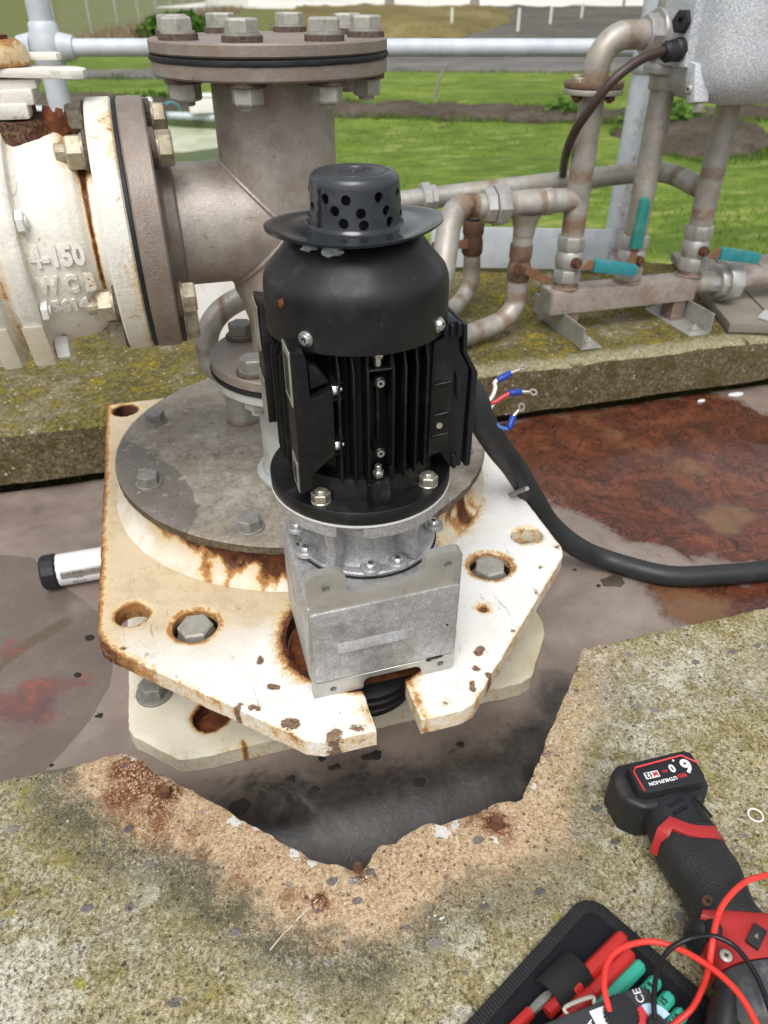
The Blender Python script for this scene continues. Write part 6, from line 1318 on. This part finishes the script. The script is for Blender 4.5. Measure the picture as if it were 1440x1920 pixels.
A = AX((.140, .1765, .011), (bd.x, bd.y, 0)); MB().cyl(.0042, .0, .022, 16, A).build('shank', M['red'], b3); MB().lathe([(0, .022), (.0030, .022), (.0036, .030), (.0034, .038), (.0012, .045), (0, .0455)], 8, A).build('tip', M['boltdull'], b3)

mt = thing('multimeter', 'dark handheld multimeter with ribbed knob and dial, lying on the tool pouch', 'multimeter', (.19, .14, .015))
md = Vector((.996, -.02)); 
def rrect(cx, cy, w, h, r, rot, n=6):
    out = []
    for sx, sy, a0 in ((1, 1, 0), (-1, 1, 90), (-1, -1, 180), (1, -1, 270)):
        for k in range(n + 1):
            a = R(a0 + 90 * k / n); x, y = sx * (w / 2 - r) + r * math.cos(a), sy * (h / 2 - r) + r * math.sin(a); out.append((cx + x * math.cos(rot) - y * math.sin(rot), cy + x * math.sin(rot) + y * math.cos(rot)))
    return out
MR = .035; MC = (.1885, .1285); MT = .046
def mp(x, y): return (MC[0] + x * math.cos(MR) - y * math.sin(MR), MC[1] + x * math.sin(MR) + y * math.cos(MR))
MB().prism(rrect(*MC, .096, .076, .009, MR), .015, MT).build('case', M['meter'], mt, .0025, 3)
kx = mp(.019, .0255); MB().lathe([(0, MT + .0075), (.0095, MT + .0075), (.0102, MT + .0068), (.0105, MT)], 40, T(*kx, 0)).build('ribbed_knob', M['blk'], mt, smooth=20)
for i in range(28):
    a = i * 2 * math.pi / 28; MB().box(.0098, .0112, -.0004, .0004, MT, MT + .007, T(*kx, 0) @ RZ(a)).build('knob_rib', M['blk'], mt) if i % 1 == 0 else None
wpz = [mp(.001, .0345), mp(.012, .0345), mp(.0105, .018), mp(.002, .014)]
MB().prism(wpz, MT + .0002, MT + .0008).build('white_panel', M['label'], mt, smooth=0)
dc = mp(.0375, .0135)
MB().lathe([(0, MT + .0010), (.0135, MT + .0010), (.0135, MT + .0002)], 24, T(*dc, 0), a0=R(100), a1=R(190)).build('dial_sector', M['redprint'], mt, smooth=0); MB().lathe([(0, MT + .0010), (.0135, MT + .0010), (.0135, MT + .0002)], 24, T(*dc, 0), a0=R(15), a1=R(99)).build('dial_sector', M['paleblue'], mt, smooth=0)
MB().lathe([(0, MT + .006), (.0052, MT + .006), (.006, MT + .005), (.006, MT)], 24, T(*dc, 0)).build('dial_knob', M['blk'], mt)
text('CE', .0075, T(*mp(.038, .0325), MT + .0004) @ RZ(MR + math.pi * .5 - .1), M['label'], mt, 'print', .0002); text('2A', .0060, T(*mp(-.002, .0265), MT + .0004) @ RZ(MR + math.pi / 2), M['label'], mt, 'print', .0002, .0001); text('A', .0055, T(*mp(-.020, .0315), MT + .0004) @ RZ(MR), M['label'], mt, 'print', .0002)
bl = MB().tube([(*mp(-.012, .0385), MT - .004), (*mp(-.012, .0425), MT - .002), (*mp(.008, .0425), MT - .002), (*mp(.008, .0385), MT - .004)], .0014, 10, True, 4).build('wire_stand', M['boltgrey'], mt)
def lead(label, pts, mat, r=.0021):
    P = [Vector(p) for p in pts]; o = MB().tube(P, r, 14, True, 8).build('test_lead', M[mat], None, smooth=70); return tag(o, label, 'test lead', 'meter test leads')
lead('red test lead curling in a loop from the meter over the pouch', [(0.1991, 0.1573, 0.052), (0.2027, 0.1713, 0.054), (0.2132, 0.1847, 0.052), (0.2282, 0.1911, 0.05), (0.2488, 0.19, 0.05), (0.2636, 0.1808, 0.052), (0.273, 0.166, 0.058), (0.2787, 0.1493, 0.064), (0.2808, 0.1341, 0.066), (0.279, 0.116, 0.066)], 'redlead')
lead('red test lead dropping over the red tool shell, right of the looped red one', [(0.3755, 0.2033, 0.06), (0.3527, 0.2013, 0.066), (0.3332, 0.2008, 0.068), (0.313, 0.1945, 0.068), (0.2985, 0.1861, 0.066), (0.2838, 0.1715, 0.064), (0.2779, 0.1628, 0.054), (0.2751, 0.1581, 0.036), (0.2665, 0.1525, 0.022), (0.2544, 0.1498, 0.016), (0.2409, 0.1477, 0.014)], 'redlead')
lead('black test lead arching from the meter over the pouch edge onto the red tool', [(0.2252, 0.1454, 0.052), (0.2311, 0.1565, 0.054), (0.2427, 0.1701, 0.054), (0.257, 0.1792, 0.054), (0.2728, 0.1808, 0.058), (0.286, 0.1754, 0.066), (0.296, 0.1652, 0.067), (0.2983, 0.1502, 0.067), (0.2966, 0.136, 0.066), (0.2907, 0.1164, 0.064)], 'blklead', .0018)

# ------------------------------------------------------------------ small things lying about
rg = MB().tube(arcpts((.421, .274, .0022), .0062, 0, 6.283, 30, (1, 0, 0), (0, 1, 0)), [.0009 + .0003 * noise.noise(Vector((i * .5, 1, 0))) for i in range(31)], 8).build('split_ring', M['white'], None); tag(rg, 'thin white ring stuck on the slab right of the tool grip', 'ring')
for (x, y, r, h), lab_ in (((-.081, .441, .0055, .005), 'rusty anchor bolt stub on the slab left of the notch'), ((.197, .330, .0062, .005), 'rusty anchor bolt head on the slab right of the notch'), ((.0705, .3245, .0045, .004), 'small rusty stub at the lowest point of the broken slab edge')):
    o = thing('anchor_stub', lab_, 'anchor bolt', (x, y, 0))
    MB().lathe([(0, .0), (r, 0), (r, h * .7), (r * .85, h), (r * .4, h * .8), (0, h * .75)], 14, T(x, y, .0012)).build('stub', M['boltrust'], o)
def chip(px, py, s, label, mat='dark', z=-.1245, asp=1.0, h=.35, group='dark flakes on the tank cover'):
    q = (px, py, z); s *= .82; n = random.randint(9, 13); pl_ = [(s * (.55 + .6 * random.random()) * math.cos(2 * math.pi * i / n + px * 50) * asp, s * (.55 + .6 * random.random()) * math.sin(2 * math.pi * i / n + px * 50)) for i in range(n)]
    o = MB().prism(pl_, 0, s * h * .6, None, .8).build('dark_flake' if mat != 'leafb' else 'dead_leaf', M['dark'] if mat == 'dark' else m_plain('dead_leaf_brown', '#4c4234', .6, 0, .2, 120, .3), None, s * .08, 1, M=T(*q)); tag(o, label, 'flake', group); return o
CH = [(-0.187, 0.8093), (-0.1998, 0.7419), (-0.1708, 0.6657), (-0.2211, 0.6066), (-0.0223, 0.4956), (0.0383, 0.5141), (0.0612, 0.492), (0.0857, 0.515), (0.0772, 0.5301), (0.0919, 0.5147), (0.1751, 0.4699), (0.2373, 0.5048), (0.1354, 0.5171), (0.5363, 0.7137), (0.5205, 0.7568), (0.5463, 0.7846)]
for q, s, l in zip(CH, (.0085, .0065, .006, .004, .0150, .007, .0075, .006, .006, .0055, .010, .0065, .010, .0045, .0035, .003), (
    'grey-black flake left of the white plate corner', 'black flake above the red stain at left', 'small black flake on the pale strip beside the damp patch', 'tiny flake near the slab edge at lower left', 'largest dark flake, square, beside the broken slab edge', 'dark flake in the grey hollow, left group upper', 'dark flake in the grey hollow, left group lower', 'dark crumb under the front plate corner, lower right of three', 'dark crumb under the front plate corner, uppermost of three', 'dark crumb under the front plate corner, rightmost of three', 'round black lump in the middle of the grey hollow', 'dark crumb below the right front corner of the white plate', 'elongated dark flake in front of the plate slot', 'small dark crumb right of the plate beside the dead leaf', 'tiny dark crumb between plate and conduit', 'tiny dark crumb nearest the conduit')):
    chip(q[0], q[1], s, l, asp=1.9 if 'elongated' in l else 1.2)
q = [(0.5615, 0.7159)][0]; chip(q[0], q[1], .019, 'brown dead leaf on the tank cover below the conduit', 'leafb', -.1238, 1.5, .10, None)
for (px, py, z), s, l in (((1.142, 1.196, -.1245), .020, 'white paint scrap under the kerb at the right edge'), ((1.051, 1.190, -.1245), .011, 'small white paint scrap under the kerb right of the conduit'), ((.560, 1.1935, -.068), .014, 'white bird dropping streak on the kerb face behind the wires')):
    n = 7; pl_ = [(s * (.6 + .6 * random.random()) * math.cos(2 * math.pi * i / n), s * (.25 + .2 * random.random()) * math.sin(2 * math.pi * i / n)) for i in range(n)]
    Mx = T(px, py, z) if z < -.1 else T(px, py, z) @ Matrix.Rotation(R(90), 4, 'X') @ RZ(R(70))
    o = MB().prism(pl_, 0, .004).build('paint_scrap', M['label'], None, .0008, 1, M=Mx); tag(o, l, 'paint scrap')
